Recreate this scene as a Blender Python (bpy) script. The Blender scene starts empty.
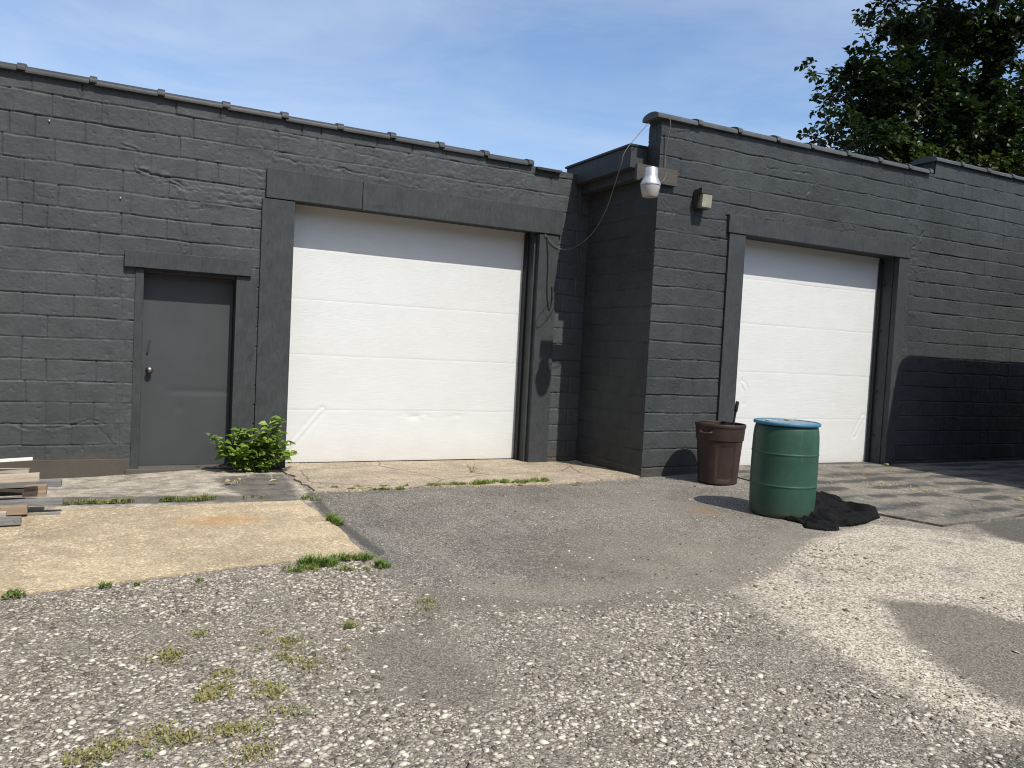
import bpy, bmesh, math, random
import numpy as np
from mathutils import Vector, Matrix

R = math.radians
random.seed(7)
rng = np.random.default_rng(11)
scene = bpy.context.scene
COL = scene.collection

# ------------------------------------------------------------------ camera
F_PX, PITCH, ROLL, YAW, CAM_H = 779.4, R(-2.6315), R(2.936), R(26.66), 1.45
_fw = Vector((math.sin(YAW) * math.cos(PITCH), math.cos(YAW) * math.cos(PITCH), math.sin(PITCH)))
_rt = Vector((math.cos(YAW), -math.sin(YAW), 0))
_up = _rt.cross(_fw)
CR = math.cos(ROLL) * _rt + math.sin(ROLL) * _up
CU = -math.sin(ROLL) * _rt + math.cos(ROLL) * _up
CAM = Vector((0, 0, CAM_H))
cd = bpy.data.cameras.new('camera')
cam = bpy.data.objects.new('camera', cd)
COL.objects.link(cam)
cd.sensor_width = 36
cd.lens = F_PX / 1024 * 36
cd.clip_start, cd.clip_end = 0.05, 4000
M = Matrix((CR, CU, -_fw)).transposed().to_4x4()
M.translation = CAM
cam.matrix_world = M
scene.camera = cam


def survey_ray(px, py):
    return CR * (px - 512) / F_PX - CU * (py - 384) / F_PX + _fw


def on_ground(px, py, z=0.0):
    """survey a point of the photo to where it lies on the ground"""
    r = survey_ray(px, py)
    p = CAM + r * ((z - CAM_H) / r.z)
    for _ in range(4):
        zz = float(ground_z(np.array([p.x]), np.array([p.y]))[0]) + z
        p = CAM + r * ((zz - CAM_H) / r.z)
    return p


def on_plane(px, py, y):
    r = survey_ray(px, py)
    return CAM + r * (y / r.y)


# ------------------------------------------------------------------ numpy noise
def _hash(ix, iy, seed):
    h = (ix.astype(np.int64) * 374761393 + iy.astype(np.int64) * 668265263 + seed * 974634777) & 0xFFFFFFFF
    h = ((h ^ (h >> 13)) * 1274126177) & 0xFFFFFFFF
    h = (h ^ (h >> 16)) & 0xFFFFFFFF
    return h / 4294967295.0


def vnoise(x, y, seed=0):
    ix, iy = np.floor(x), np.floor(y)
    fx, fy = x - ix, y - iy
    fx = fx * fx * (3 - 2 * fx)
    fy = fy * fy * (3 - 2 * fy)
    a = _hash(ix, iy, seed); b = _hash(ix + 1, iy, seed)
    c = _hash(ix, iy + 1, seed); d = _hash(ix + 1, iy + 1, seed)
    return (a * (1 - fx) + b * fx) * (1 - fy) + (c * (1 - fx) + d * fx) * fy - 0.5


def fbm(x, y, seed=0, octs=4, gain=0.5):
    s, amp = 0, 1
    for o in range(octs):
        s = s + amp * vnoise(x * 2 ** o, y * 2 ** o, seed + o * 17)
        amp *= gain
    return s


def ss(a, b, x):
    t = np.clip((x - a) / (b - a), 0, 1)
    return t * t * (3 - 2 * t)


def ground_z(x, y):
    x = np.asarray(x, float); y = np.asarray(y, float)
    z = 0.052 * ss(5.7, 7.0, x) * ss(4.4, 7.4, y) - 0.048 * ss(7.7, 9.25, y) * ss(5.9, 5.3, x) * ss(.6, 1.4, x) - 0.008
    z = z - 0.085 * ss(1.3, -0.6, x) * ss(6.9, 8.7, y)
    z = z + 0.006 * fbm(x * 0.9, y * 0.9, 5, 3) * ss(30, 12, np.hypot(x, y))
    return z


def seg_dist(x, y, pts):
    d = np.full(x.shape, 1e9)
    for (ax, ay), (bx, by) in zip(pts[:-1], pts[1:]):
        vx, vy = bx - ax, by - ay
        t = np.clip(((x - ax) * vx + (y - ay) * vy) / (vx * vx + vy * vy + 1e-12), 0, 1)
        d = np.minimum(d, np.hypot(x - ax - t * vx, y - ay - t * vy))
    return d


def poly_sd(x, y, pts):
    """signed distance, positive inside"""
    ins = np.zeros(x.shape, bool)
    n = len(pts)
    for i in range(n):
        (ax, ay), (bx, by) = pts[i], pts[(i + 1) % n]
        c = (ay > y) != (by > y)
        ins ^= c & (x < (bx - ax) * (y - ay) / ((by - ay) if by != ay else 1e-9) + ax)
    d = seg_dist(x, y, list(pts) + [pts[0]])
    return np.where(ins, d, -d)


# ------------------------------------------------------------------ objects
def tag(o, label=None, cat=None, group=None, kind=None):
    if label: o['label'] = label
    if cat: o['category'] = cat
    if group: o['group'] = group
    if kind: o['kind'] = kind
    return o


def thing(name, label, cat, loc=(0, 0, 0), group=None):
    o = bpy.data.objects.new(name, None)
    COL.objects.link(o)
    o.location = loc
    o.empty_display_size = 0.1
    return tag(o, label, cat, group)


def link(name, me, mat, parent=None, smooth=False):
    o = bpy.data.objects.new(name, me)
    COL.objects.link(o)
    if mat is not None and not me.materials:
        me.materials.append(mat)
    if parent is not None:
        o.parent = parent
        p = parent
        off = Vector((0, 0, 0))
        while p is not None:
            off += p.location
            p = p.parent
        o.location = -off            # the part's mesh is in world metres
    if smooth:
        me.polygons.foreach_set('use_smooth', [True] * len(me.polygons))
    return o


def np_mesh(name, verts, faces, uv=None):
    me = bpy.data.meshes.new(name)
    verts = np.asarray(verts, np.float32); faces = np.asarray(faces, np.int32)
    k = faces.shape[1]
    me.vertices.add(len(verts)); me.vertices.foreach_set('co', verts.ravel())
    me.loops.add(faces.size); me.loops.foreach_set('vertex_index', faces.ravel())
    me.polygons.add(len(faces))
    me.polygons.foreach_set('loop_start', np.arange(0, faces.size, k, dtype=np.int32))
    me.update(calc_edges=True)
    me.validate()
    return me


def grid_faces(nx, nz, keep=None):
    i = np.arange(nx - 1); j = np.arange(nz - 1)
    J, I = np.meshgrid(j, i, indexing='ij')
    a = J * nx + I
    f = np.stack([a, a + 1, a + nx + 1, a + nx], -1)
    if keep is not None:
        return f[keep]
    return f.reshape(-1, 4)


class MB:
    """collects shapes in a bmesh and links them as one mesh object"""
    def __init__(self): self.bm = bmesh.new()

    def box(self, x0, x1, y0, y1, z0, z1, bev=0.0, rot=None, org=None):
        vs = [Vector((x, y, z)) for z in (z0, z1) for y in (y0, y1) for x in (x0, x1)]
        if rot is not None:
            c = Vector(org) if org is not None else Vector(((x0 + x1) / 2, (y0 + y1) / 2, (z0 + z1) / 2))
            vs = [c + rot @ (v - c) for v in vs]
        b = [self.bm.verts.new(v) for v in vs]
        fs = [self.bm.faces.new([b[i] for i in q]) for q in
              ((0, 2, 3, 1), (4, 5, 7, 6), (0, 1, 5, 4), (2, 6, 7, 3), (0, 4, 6, 2), (1, 3, 7, 5))]
        if bev > 0:
            es = list({e for f in fs for e in f.edges})
            bmesh.ops.bevel(self.bm, geom=es, offset=bev, segments=2, affect='EDGES', profile=0.6)
        return self

    def lathe(self, prof, c, n=40, cap0=True, cap1=True, zk=1.0):
        rings = []
        prof = [(a, b * zk) for a, b in prof]
        for r, z in prof:
            rings.append([self.bm.verts.new((c[0] + r * math.cos(2 * math.pi * k / n),
                                             c[1] + r * math.sin(2 * math.pi * k / n), c[2] + z)) for k in range(n)])
        for a, b in zip(rings[:-1], rings[1:]):
            for k in range(n):
                self.bm.faces.new((a[k], a[(k + 1) % n], b[(k + 1) % n], b[k]))
        if cap0: self.bm.faces.new(list(reversed(rings[0])))
        if cap1: self.bm.faces.new(rings[-1])
        return self

    def tube(self, pts, rad, n=8):
        pts = [Vector(p) for p in pts]
        rads = rad if isinstance(rad, (list, tuple)) else [rad] * len(pts)
        rings = []
        ref = Vector((0.31, 0.22, 0.93)).normalized()
        for i, p in enumerate(pts):
            t = (pts[min(i + 1, len(pts) - 1)] - pts[max(i - 1, 0)]).normalized()
            u = t.cross(ref)
            if u.length < 1e-3: u = t.cross(Vector((1, 0, 0)))
            u.normalize(); w = t.cross(u)
            rings.append([self.bm.verts.new(p + rads[i] * (math.cos(2 * math.pi * k / n) * u + math.sin(2 * math.pi * k / n) * w)) for k in range(n)])
        for a, b in zip(rings[:-1], rings[1:]):
            for k in range(n):
                self.bm.faces.new((a[k], a[(k + 1) % n], b[(k + 1) % n], b[k]))
        self.bm.faces.new(list(reversed(rings[0]))); self.bm.faces.new(rings[-1])
        return self

    def prism_x(self, prof, x0, x1):
        a = [self.bm.verts.new((x0, y, z)) for y, z in prof]
        b = [self.bm.verts.new((x1, y, z)) for y, z in prof]
        n = len(prof)
        for k in range(n):
            self.bm.faces.new((a[k], b[k], b[(k + 1) % n], a[(k + 1) % n]))
        self.bm.faces.new(list(reversed(a))); self.bm.faces.new(b)
        return self

    def build(self, name, mat, parent=None, smooth=False, angle=None):
        bmesh.ops.recalc_face_normals(self.bm, faces=self.bm.faces)
        me = bpy.data.meshes.new(name)
        self.bm.to_mesh(me); self.bm.free()
        o = link(name, me, mat, parent, smooth)
        if angle is not None:
            me.polygons.foreach_set('use_smooth', [True] * len(me.polygons))
            me.set_sharp_from_angle(angle=R(angle))
        return o


# ------------------------------------------------------------------ materials
class NT:
    def __init__(self, name):
        self.m = bpy.data.materials.new(name); self.m.use_nodes = True
        self.t = self.m.node_tree; self.t.nodes.clear()
        self.out = self.t.nodes.new('ShaderNodeOutputMaterial')

    def n(self, typ, **kw):
        nd = self.t.nodes.new('ShaderNode' + typ)
        for k, v in kw.items():
            if k.startswith('i_'):
                key = k[2:]
                key = int(key) if key.isdigit() else key.replace('_', ' ')
                self.set(nd.inputs[key], v)
            else:
                setattr(nd, k, v)
        return nd

    def set(self, sock, v):
        if isinstance(v, bpy.types.NodeSocket): self.t.links.new(v, sock)
        elif isinstance(v, (tuple, list)) and len(v) == 3 and sock.type == 'RGBA': sock.default_value = (*v, 1)
        else: sock.default_value = v

    def math(self, op, a, b=0.0, clamp=False):
        nd = self.n('Math', operation=op, use_clamp=clamp)
        self.set(nd.inputs[0], a); self.set(nd.inputs[1], b)
        return nd.outputs[0]

    def mix(self, fac, a, b, blend='MIX'):
        nd = self.n('Mix', data_type='RGBA', blend_type=blend)
        self.set(nd.inputs[0], fac); self.set(nd.inputs[6], a); self.set(nd.inputs[7], b)
        return nd.outputs[2]

    def fmix(self, fac, a, b):
        nd = self.n('Mix', data_type='FLOAT')
        self.set(nd.inputs[0], fac); self.set(nd.inputs[2], a); self.set(nd.inputs[3], b)
        return nd.outputs[0]

    def ramp(self, fac, stops, interp='LINEAR'):
        nd = self.n('ValToRGB'); cr = nd.color_ramp; cr.interpolation = interp
        while len(cr.elements) < len(stops): cr.elements.new(0.5)
        for e, (p, c) in zip(cr.elements, stops):
            e.position = p
            e.color = (c, c, c, 1) if isinstance(c, (int, float)) else (*c, 1)
        self.set(nd.inputs[0], fac)
        return nd.outputs[0]

    def pos(self):
        return self.n('NewGeometry').outputs['Position']

    def vec(self, v, scale=(1, 1, 1), loc=(0, 0, 0), rot=(0, 0, 0)):
        nd = self.n('Mapping'); self.set(nd.inputs[0], v)
        nd.inputs['Location'].default_value = loc; nd.inputs['Scale'].default_value = scale
        nd.inputs['Rotation'].default_value = rot
        return nd.outputs[0]

    def noise(self, v, scale, detail=4, rough=0.55, dist=0.0):
        nd = self.n('TexNoise', i_Scale=scale, i_Detail=detail, i_Roughness=rough, i_Distortion=dist)
        self.set(nd.inputs['Vector'], v)
        return nd.outputs[0]

    def voro(self, v, scale, feature='F1', rand=1.0):
        nd = self.n('TexVoronoi', feature=feature, i_Scale=scale, i_Randomness=rand)
        self.set(nd.inputs['Vector'], v)
        return nd

    def bump(self, h, strength=0.5, dist=0.01, normal=None):
        nd = self.n('Bump', i_Strength=strength, i_Distance=dist)
        self.set(nd.inputs['Height'], h)
        if normal is not None: self.set(nd.inputs['Normal'], normal)
        return nd.outputs[0]

    def bsdf(self, col, rough=0.6, normal=None, spec=0.4, metal=0.0, **kw):
        nd = self.n('BsdfPrincipled')
        self.set(nd.inputs['Base Color'], col); self.set(nd.inputs['Roughness'], rough)
        self.set(nd.inputs['Specular IOR Level'], spec); self.set(nd.inputs['Metallic'], metal)
        if normal is not None: self.set(nd.inputs['Normal'], normal)
        for k, v in kw.items(): self.set(nd.inputs[k.replace('_', ' ')], v)
        self.t.links.new(nd.outputs[0], self.out.inputs[0])
        return self.m


def m_paint(name, col, rough=0.5, dirt=True, grain=1.0):
    t = NT(name); p = t.pos()
    big = t.noise(p, 0.9, 5, 0.6)
    mid = t.noise(p, 7, 5, 0.65)
    fine = t.noise(p, 70, 4, 0.7)
    k = t.ramp(big, [(0.3, 0.82), (0.7, 1.18)])
    k2 = t.ramp(mid, [(0.3, 0.86), (0.7, 1.14)])
    c = t.mix(1.0, t.mix(1.0, col, k, 'MULTIPLY'), k2, 'MULTIPLY')
    # chalky scuffs
    sc = t.ramp(t.noise(t.vec(p, (1, 1, 2.2)), 3.1, 8, 0.75, 0.6), [(0.60, 0.0), (0.78, 0.28)])
    c = t.mix(sc, c, (col[0] * 2.3, col[1] * 2.25, col[2] * 2.2))
    if dirt:
        z = t.n('SeparateXYZ', i_Vector=p).outputs[2]
        zz = t.math('ADD', z, t.math('MULTIPLY', t.math('SUBTRACT', t.noise(p, 2.2, 6, 0.7), 0.5), 0.34))
        f = t.ramp(t.math('ADD', t.math('MULTIPLY', zz, 1.6), 0.3), [(0.32, 0.75), (0.56, 0.0)])
        c = t.mix(f, c, (0.088, 0.077, 0.064))
    h = t.math('ADD', t.math('MULTIPLY', fine, 0.55 * grain), t.math('MULTIPLY', t.noise(p, 28, 4, 0.7), 0.75))
    rg = t.fmix(t.noise(p, 5, 4), rough - 0.08, rough + 0.14)
    return t.bsdf(c, rg, t.bump(h, 0.55 * grain, 0.006), 0.14)


def m_painted_wood(name, col):
    t = NT(name); p = t.pos()
    v1 = t.vec(p, (1, 6, 6))
    n1 = t.noise(t.vec(p, (4, 4, 1.2)), 9, 6, 0.7, 0.5)
    n2 = t.noise(p, 5, 5, 0.65)
    c = t.mix(1.0, col, t.ramp(n1, [(0.3, 0.8), (0.7, 1.2)]), 'MULTIPLY')
    c = t.mix(1.0, c, t.ramp(n2, [(0.3, 0.85), (0.7, 1.15)]), 'MULTIPLY')
    blob = t.ramp(t.noise(p, 6.5, 3, 0.5, 0.8), [(0.66, 0.0), (0.72, 0.55)])
    c = t.mix(blob, c, tuple(k * 0.6 for k in col))
    h = t.math('ADD', n1, t.math('MULTIPLY', t.noise(p, 60, 3), 0.3))
    return t.bsdf(c, 0.55, t.bump(h, 0.3, 0.006), 0.16)


def m_white_door():
    t = NT('white_door_paint'); p = t.pos()
    g = t.noise(t.vec(p, (2.2, 2.2, 95)), 2.0, 4, 0.65)
    sm = t.noise(p, 2.3, 5, 0.65)
    c = t.mix(t.ramp(sm, [(0.35, 0.0), (0.75, 0.5)]), (0.685, 0.695, 0.685), (0.625, 0.63, 0.61))
    c = t.mix(t.ramp(g, [(0.35, 0.16), (0.6, 0.0)]), c, (0.46, 0.455, 0.43))
    z = t.n('SeparateXYZ', i_Vector=p).outputs[2]
    f = t.ramp(t.math('ADD', z, t.math('MULTIPLY', t.noise(p, 4, 6, 0.7), 0.4)), [(0.18, 0.45), (0.50, 0.0)])
    c = t.mix(f, c, (0.52, 0.48, 0.42))
    c = t.mix(t.ramp(t.noise(p, 38, 3), [(0.72, 0.0), (0.76, 0.5)]), c, (0.45, 0.44, 0.42))
    return t.bsdf(c, 0.45, t.bump(g, 0.45, 0.005), 0.35)


def m_concrete(name, col, dark, stain=0.5, tyre=False, cracks=0.5, speck=1.0, rust=None):
    t = NT(name); p = t.pos()
    flat = t.vec(p, (1, 1, 0.3))
    big = t.noise(flat, 1.1, 6, 0.65, 0.4)
    mid = t.noise(flat, 5.5, 6, 0.7)
    fine = t.voro(flat, 120)
    spk = t.n('SeparateColor', i_Color=fine.outputs['Color']).outputs[0]
    c = t.mix(t.ramp(big, [(0.38, 0.0), (0.68, stain)]), col, dark)
    c = t.mix(1.0, c, t.ramp(mid, [(0.28, 0.80), (0.72, 1.18)]), 'MULTIPLY')
    c = t.mix(1.0, c, t.ramp(spk, [(0.0, 1 - 0.42 * speck), (0.25, 1 - 0.12 * speck), (0.75, 1 + 0.06 * speck), (1.0, 1 + 0.45 * speck)]), 'MULTIPLY')
    wht = t.n('SeparateColor', i_Color=t.voro(t.vec(p, (1, 1, .3), (3, 5, 0)), 62).outputs['Color']).outputs[1]
    c = t.mix(t.math('MULTIPLY', t.ramp(wht, [(0.86, 0.0), (0.90, 1.0)]), t.ramp(mid, [(0.40, 0.1), (0.62, 0.75)])), c, tuple(min(.75, k * 1.6 + .05) for k in col))
    drt = t.ramp(t.noise(flat, 9, 7, 0.8), [(0.60, 0.0), (0.75, 0.55)])
    c = t.mix(drt, c, tuple(k * .62 for k in dark))
    if rust:
        rv = t.n('VectorMath', operation='DISTANCE'); t.set(rv.inputs[0], t.vec(p, (1, 1.6, 0), (-rust[0], -rust[1] * 1.6, 0))); rv.inputs[1].default_value = (0, 0, 0)
        c = t.mix(t.math('MULTIPLY', t.ramp(t.math('ADD', rv.outputs['Value'], t.math('MULTIPLY', t.math('SUBTRACT', t.noise(flat, 5, 6, .7), .5), .5)), [(0.05, 0.75), (0.42, 0.0)]), 0.8), c, (0.40, 0.215, 0.075))
    if tyre:
        # curved dark tyre scrubs
        w = t.n('TexWave', wave_type='RINGS', i_Scale=0.8, i_Distortion=4.0, i_Detail=4.0, i_Detail_Scale=1.3)
        t.set(w.inputs['Vector'], t.vec(p, (1, 1, 0), (-9.5, -3.2, 0)))
        f = t.ramp(t.math('MULTIPLY', w.outputs['Fac'], t.ramp(t.noise(flat, 1.6, 5, 0.6), [(0.38, 0.0), (0.6, 1.0)])), [(0.15, 0.0), (0.6, 0.9)])
        c = t.mix(f, c, (0.055, 0.053, 0.050))
    ck = t.voro(t.mix(0.10, flat, t.n('TexNoise', i_Scale=3.0, i_Detail=5.0).outputs['Color']), 0.75, 'DISTANCE_TO_EDGE').outputs['Distance']
    cf = t.math('MULTIPLY', t.ramp(ck, [(0.002, 1.0), (0.010, 0.0)]), cracks)
    c = t.mix(cf, c, (0.06, 0.055, 0.045))
    h = t.math('ADD', t.math('MULTIPLY', spk, 0.3), t.math('MULTIPLY', t.noise(flat, 45, 4, 0.7), 0.8))
    h = t.math('SUBTRACT', h, t.math('MULTIPLY', cf, 1.5))
    return t.bsdf(c, 0.85, t.bump(h, 0.5, 0.006), 0.25)


def m_ground():
    t = NT('worn_paving'); p = t.pos()
    at = t.n('Attribute', attribute_name='zone'); s1 = t.n('SeparateColor', i_Color=at.outputs['Color']).outputs
    at2 = t.n('Attribute', attribute_name='zone_more'); s2 = t.n('SeparateColor', i_Color=at2.outputs['Color']).outputs
    flat = t.vec(p, (1, 1, 0.2))
    warp = t.n('Mix', data_type='RGBA', blend_type='MIX'); t.set(warp.inputs[0], 0.012); t.set(warp.inputs[6], flat)
    t.set(warp.inputs[7], t.n('TexNoise', i_Scale=30.0, i_Detail=2.0).outputs['Color']); wv = warp.outputs[2]
    big = t.noise(flat, 0.8, 6, 0.65, 0.3)
    mid = t.noise(flat, 4.5, 6, 0.7)
    # chip seal: embedded pale limestone chips in a dark binder
    v1 = t.voro(wv, 58); r1 = t.n('SeparateColor', i_Color=v1.outputs['Color']).outputs
    e1 = t.voro(wv, 58, 'DISTANCE_TO_EDGE').outputs['Distance']
    v2 = t.voro(wv, 150); r2 = t.n('SeparateColor', i_Color=v2.outputs['Color']).outputs
    st1 = t.ramp(r1[0], [(0.0, (0.090, 0.077, 0.062)), (0.38, (0.20, 0.173, 0.138)), (0.62, (0.36, 0.315, 0.255)), (0.88, (0.55, 0.495, 0.41)), (1.0, (0.70, 0.65, 0.56))])
    st2 = t.ramp(r2[0], [(0.0, (0.08, 0.068, 0.055)), (0.45, (0.165, 0.142, 0.113)), (0.75, (0.32, 0.28, 0.226)), (1.0, (0.58, 0.52, 0.43))])
    edge = t.ramp(e1, [(0.0, 0.0), (0.16, 1.0)])
    use1 = t.math('MULTIPLY', edge, t.ramp(r1[1], [(0.60, 0.0), (0.66, 1.0)]))
    chip = t.mix(use1, st2, st1)
    chip = t.mix(1.0, chip, t.ramp(mid, [(0.3, 0.72), (0.7, 1.16)]), 'MULTIPLY')
    finesp = t.n('SeparateColor', i_Color=t.voro(flat, 230).outputs['Color']).outputs[0]
    silt = t.ramp(finesp, [(0.0, (0.13, 0.112, 0.088)), (0.5, (0.215, 0.188, 0.150)), (1.0, (0.36, 0.32, 0.26))])
    chip = t.mix(t.ramp(t.noise(t.vec(p, (1, 1, .2), (7, 2, 0)), 2.2, 8, 0.72, 0.3), [(0.42, 0.0), (0.66, 0.75)]), chip, silt)
    # smooth asphalt
    v3 = t.voro(flat, 190); r3 = t.n('SeparateColor', i_Color=v3.outputs['Color']).outputs
    v5 = t.voro(flat, 120); r5 = t.n('SeparateColor', i_Color=v5.outputs['Color']).outputs
    asp = t.ramp(r5[0], [(0.0, (0.078, 0.070, 0.060)), (0.5, (0.148, 0.134, 0.113)), (0.8, (0.225, 0.205, 0.174)), (1.0, (0.46, 0.425, 0.36))])
    scr = t.noise(t.vec(p, (7, 0.7, 1), (0, 0, 0), (0, 0, R(24))), 1.2, 5, 0.7)
    asp = t.mix(1.0, asp, t.ramp(big, [(0.3, 0.66), (0.7, 1.28)]), 'MULTIPLY')
    asp = t.mix(1.0, asp, t.ramp(mid, [(0.3, 0.85), (0.7, 1.12)]), 'MULTIPLY')
    asp = t.mix(t.ramp(scr, [(0.55, 0.0), (0.70, 0.5)]), asp, (0.27, 0.25, 0.215))
    dst = t.n('Attribute', attribute_name='dust').outputs['Fac']
    asp = t.mix(t.math('MULTIPLY', dst, t.ramp(t.noise(flat, 3.0, 7, 0.75), [(0.3, 0.25), (0.62, 1.0)])), asp, t.ramp(r5[1], [(0.0, (0.15, 0.128, 0.098)), (0.6, (0.235, 0.205, 0.158)), (1.0, (0.40, 0.36, 0.29))]))
    # fine bright gravel
    v4 = t.voro(wv, 105); r4 = t.n('SeparateColor', i_Color=v4.outputs['Color']).outputs
    fin = t.ramp(r4[0], [(0.0, (0.125, 0.108, 0.083)), (0.25, (0.31, 0.27, 0.205)), (0.7, (0.54, 0.475, 0.375)), (1.0, (0.70, 0.645, 0.54))])
    blot = t.ramp(t.noise(t.vec(p, (1, 1, 0.2), (3, 1, 0)), 2.4, 7, 0.75, 0.5), [(0.51, 0.0), (0.66, 0.75)])
    fin = t.mix(blot, fin, (0.15, 0.14, 0.125))
    # sandy fines
    snd = t.ramp(t.math('ADD', t.math('MULTIPLY', r3[1], .5), t.math('MULTIPLY', t.n('SeparateColor', i_Color=t.voro(flat, 130).outputs['Color']).outputs[2], .5)), [(0.12, (0.070, 0.060, 0.047)), (0.5, (0.155, 0.136, 0.108)), (0.9, (0.33, 0.295, 0.24))])
    snd = t.mix(1.0, snd, t.ramp(mid, [(0.3, 0.86), (0.7, 1.12)]), 'MULTIPLY')
    # broken strip by the wall
    stp = t.mix(t.ramp(t.noise(flat, 4.6, 7, 0.75, 0.15), [(0.4, 0.0), (0.6, 1.0)]), (0.21, 0.187, 0.152), (0.50, 0.445, 0.36))
    stp = t.mix(1.0, stp, t.ramp(r3[0], [(0.0, 0.65), (1.0, 1.3)]), 'MULTIPLY')

    def fz(m, lo=0.36, hi=0.64, amt=0.75):     # ragged zone edges
        j = t.math('MULTIPLY', t.math('SUBTRACT', t.noise(flat, 16, 6, 0.75), 0.5), amt)
        k = t.math('MULTIPLY', t.math('SUBTRACT', r2[2], 0.5), 0.30)
        return t.ramp(t.math('ADD', m, t.math('ADD', j, k)), [(lo, 0.0), (hi, 1.0)])
    c = t.mix(fz(s1[1]), chip, fin)
    c = t.mix(fz(s1[2]), c, snd)
    c = t.mix(fz(s1[0]), c, asp)
    c = t.mix(fz(s2[0]), c, stp)
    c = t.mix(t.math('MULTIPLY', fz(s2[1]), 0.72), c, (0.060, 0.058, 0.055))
    c = t.mix(t.math('MULTIPLY', s2[2], t.ramp(mid, [(0.35, 0.2), (0.6, 0.8)])), c, (0.23, 0.14, 0.065))
    dome = t.ramp(e1, [(0.0, 0.0), (0.12, 0.75), (0.3, 1.0)])
    hc = t.fmix(use1, t.math('MULTIPLY', r2[0], 0.5), t.math('ADD', dome, t.math('MULTIPLY', r1[2], 0.6)))
    hs = t.math('ADD', t.math('MULTIPLY', r3[0], 0.35), t.math('MULTIPLY', t.noise(flat, 60, 3), 0.35))
    smooth = t.math('MAXIMUM', t.math('MAXIMUM', s1[0], s1[2]), s2[0])
    h = t.fmix(fz(smooth), hc, hs)
    return t.bsdf(c, 0.88, t.bump(h, 0.75, 0.008), 0.25)


def m_simple(name, col, rough=0.6, var=0.2, scale=8, bump=0.15, bscale=50, spec=0.4, metal=0.0, stretch=(1, 1, 1), **kw):
    t = NT(name); p = t.pos()
    n = t.noise(t.vec(p, stretch), scale, 5, 0.65)
    c = t.mix(1.0, col, t.ramp(n, [(0.25, 1 - var), (0.75, 1 + var)]), 'MULTIPLY')
    h = t.noise(t.vec(p, stretch), bscale, 4, 0.6)
    return t.bsdf(c, rough, t.bump(h, bump, 0.004), spec, metal, **kw)


def m_leaf(name, a, b, trans=0.35, rough=0.5):
    t = NT(name)
    rnd = t.n('Attribute', attribute_name='shade').outputs['Fac']
    c = t.mix(rnd, a, b)
    d = t.n('BsdfPrincipled'); t.set(d.inputs['Base Color'], c); t.set(d.inputs['Roughness'], rough)
    t.set(d.inputs['Specular IOR Level'], 0.35)
    tr = t.n('BsdfTranslucent'); t.set(tr.inputs[0], t.mix(1.0, c, (1.25, 1.3, 0.55), 'MULTIPLY'))
    mx = t.n('MixShader', i_0=trans); t.t.links.new(d.outputs[0], mx.inputs[1]); t.t.links.new(tr.outputs[0], mx.inputs[2])
    t.t.links.new(mx.outputs[0], t.out.inputs[0])
    return t.m


def m_wood(name, a, b):
    t = NT(name); p = t.pos()
    n = t.noise(t.vec(p, (1.2, 14, 14)), 4, 6, 0.7, 0.3)
    c = t.mix(t.ramp(n, [(0.3, 0.0), (0.7, 1.0)]), a, b)
    c = t.mix(t.ramp(t.noise(p, 14, 4), [(0.62, 0.0), (0.7, 0.5)]), c, tuple(k * 0.4 for k in a))
    return t.bsdf(c, 0.8, t.bump(n, 0.4, 0.004), 0.2)


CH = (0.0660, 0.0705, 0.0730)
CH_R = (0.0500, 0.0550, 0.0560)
MAT = dict(
    wall=m_paint('charcoal_masonry_paint', CH, 0.50),
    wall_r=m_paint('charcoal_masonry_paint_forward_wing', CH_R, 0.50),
    trim=m_painted_wood('charcoal_board_paint', (0.0500, 0.0545, 0.0562)),
    tile=m_paint('charcoal_tile_paint', (0.050, 0.052, 0.054), 0.40, False, 0.5),
    steel=m_simple('grey_door_paint', (0.0555, 0.0600, 0.0625), 0.48, 0.10, 2.5, 0.06, 30),
    white=m_white_door(),
    roof=m_simple('roof_felt', (0.05, 0.05, 0.05), 0.9, 0.2, 3),
    seal=m_simple('black_rubber', (0.015, 0.015, 0.015), 0.7),
    pad=m_concrete('tan_concrete', (0.455, 0.362, 0.238), (0.30, 0.235, 0.155), 0.9, cracks=0.0, speck=1.0, rust=(.72, 6.35)),
    apron=m_concrete('aggregate_concrete', (0.375, 0.308, 0.228), (0.25, 0.205, 0.152), 0.9, cracks=0.6, speck=1.15),
    slab=m_concrete('stained_concrete', (0.215, 0.19, 0.152), (0.098, 0.092, 0.082), 0.95, tyre=True, cracks=0.25),
    ground=m_ground(),
    tile_sunlit=m_paint('sunlit_tile_paint', (0.080, 0.083, 0.085), 0.40, False, 0.5),  # brighter copy of the tile paint, sun on the right coping put into colour
)


MAT['alu'] = m_simple('weathered_aluminium', (0.50, 0.50, 0.49), 0.38, 0.2, 14, 0.10, 40, 0.5, 0.55)

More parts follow.
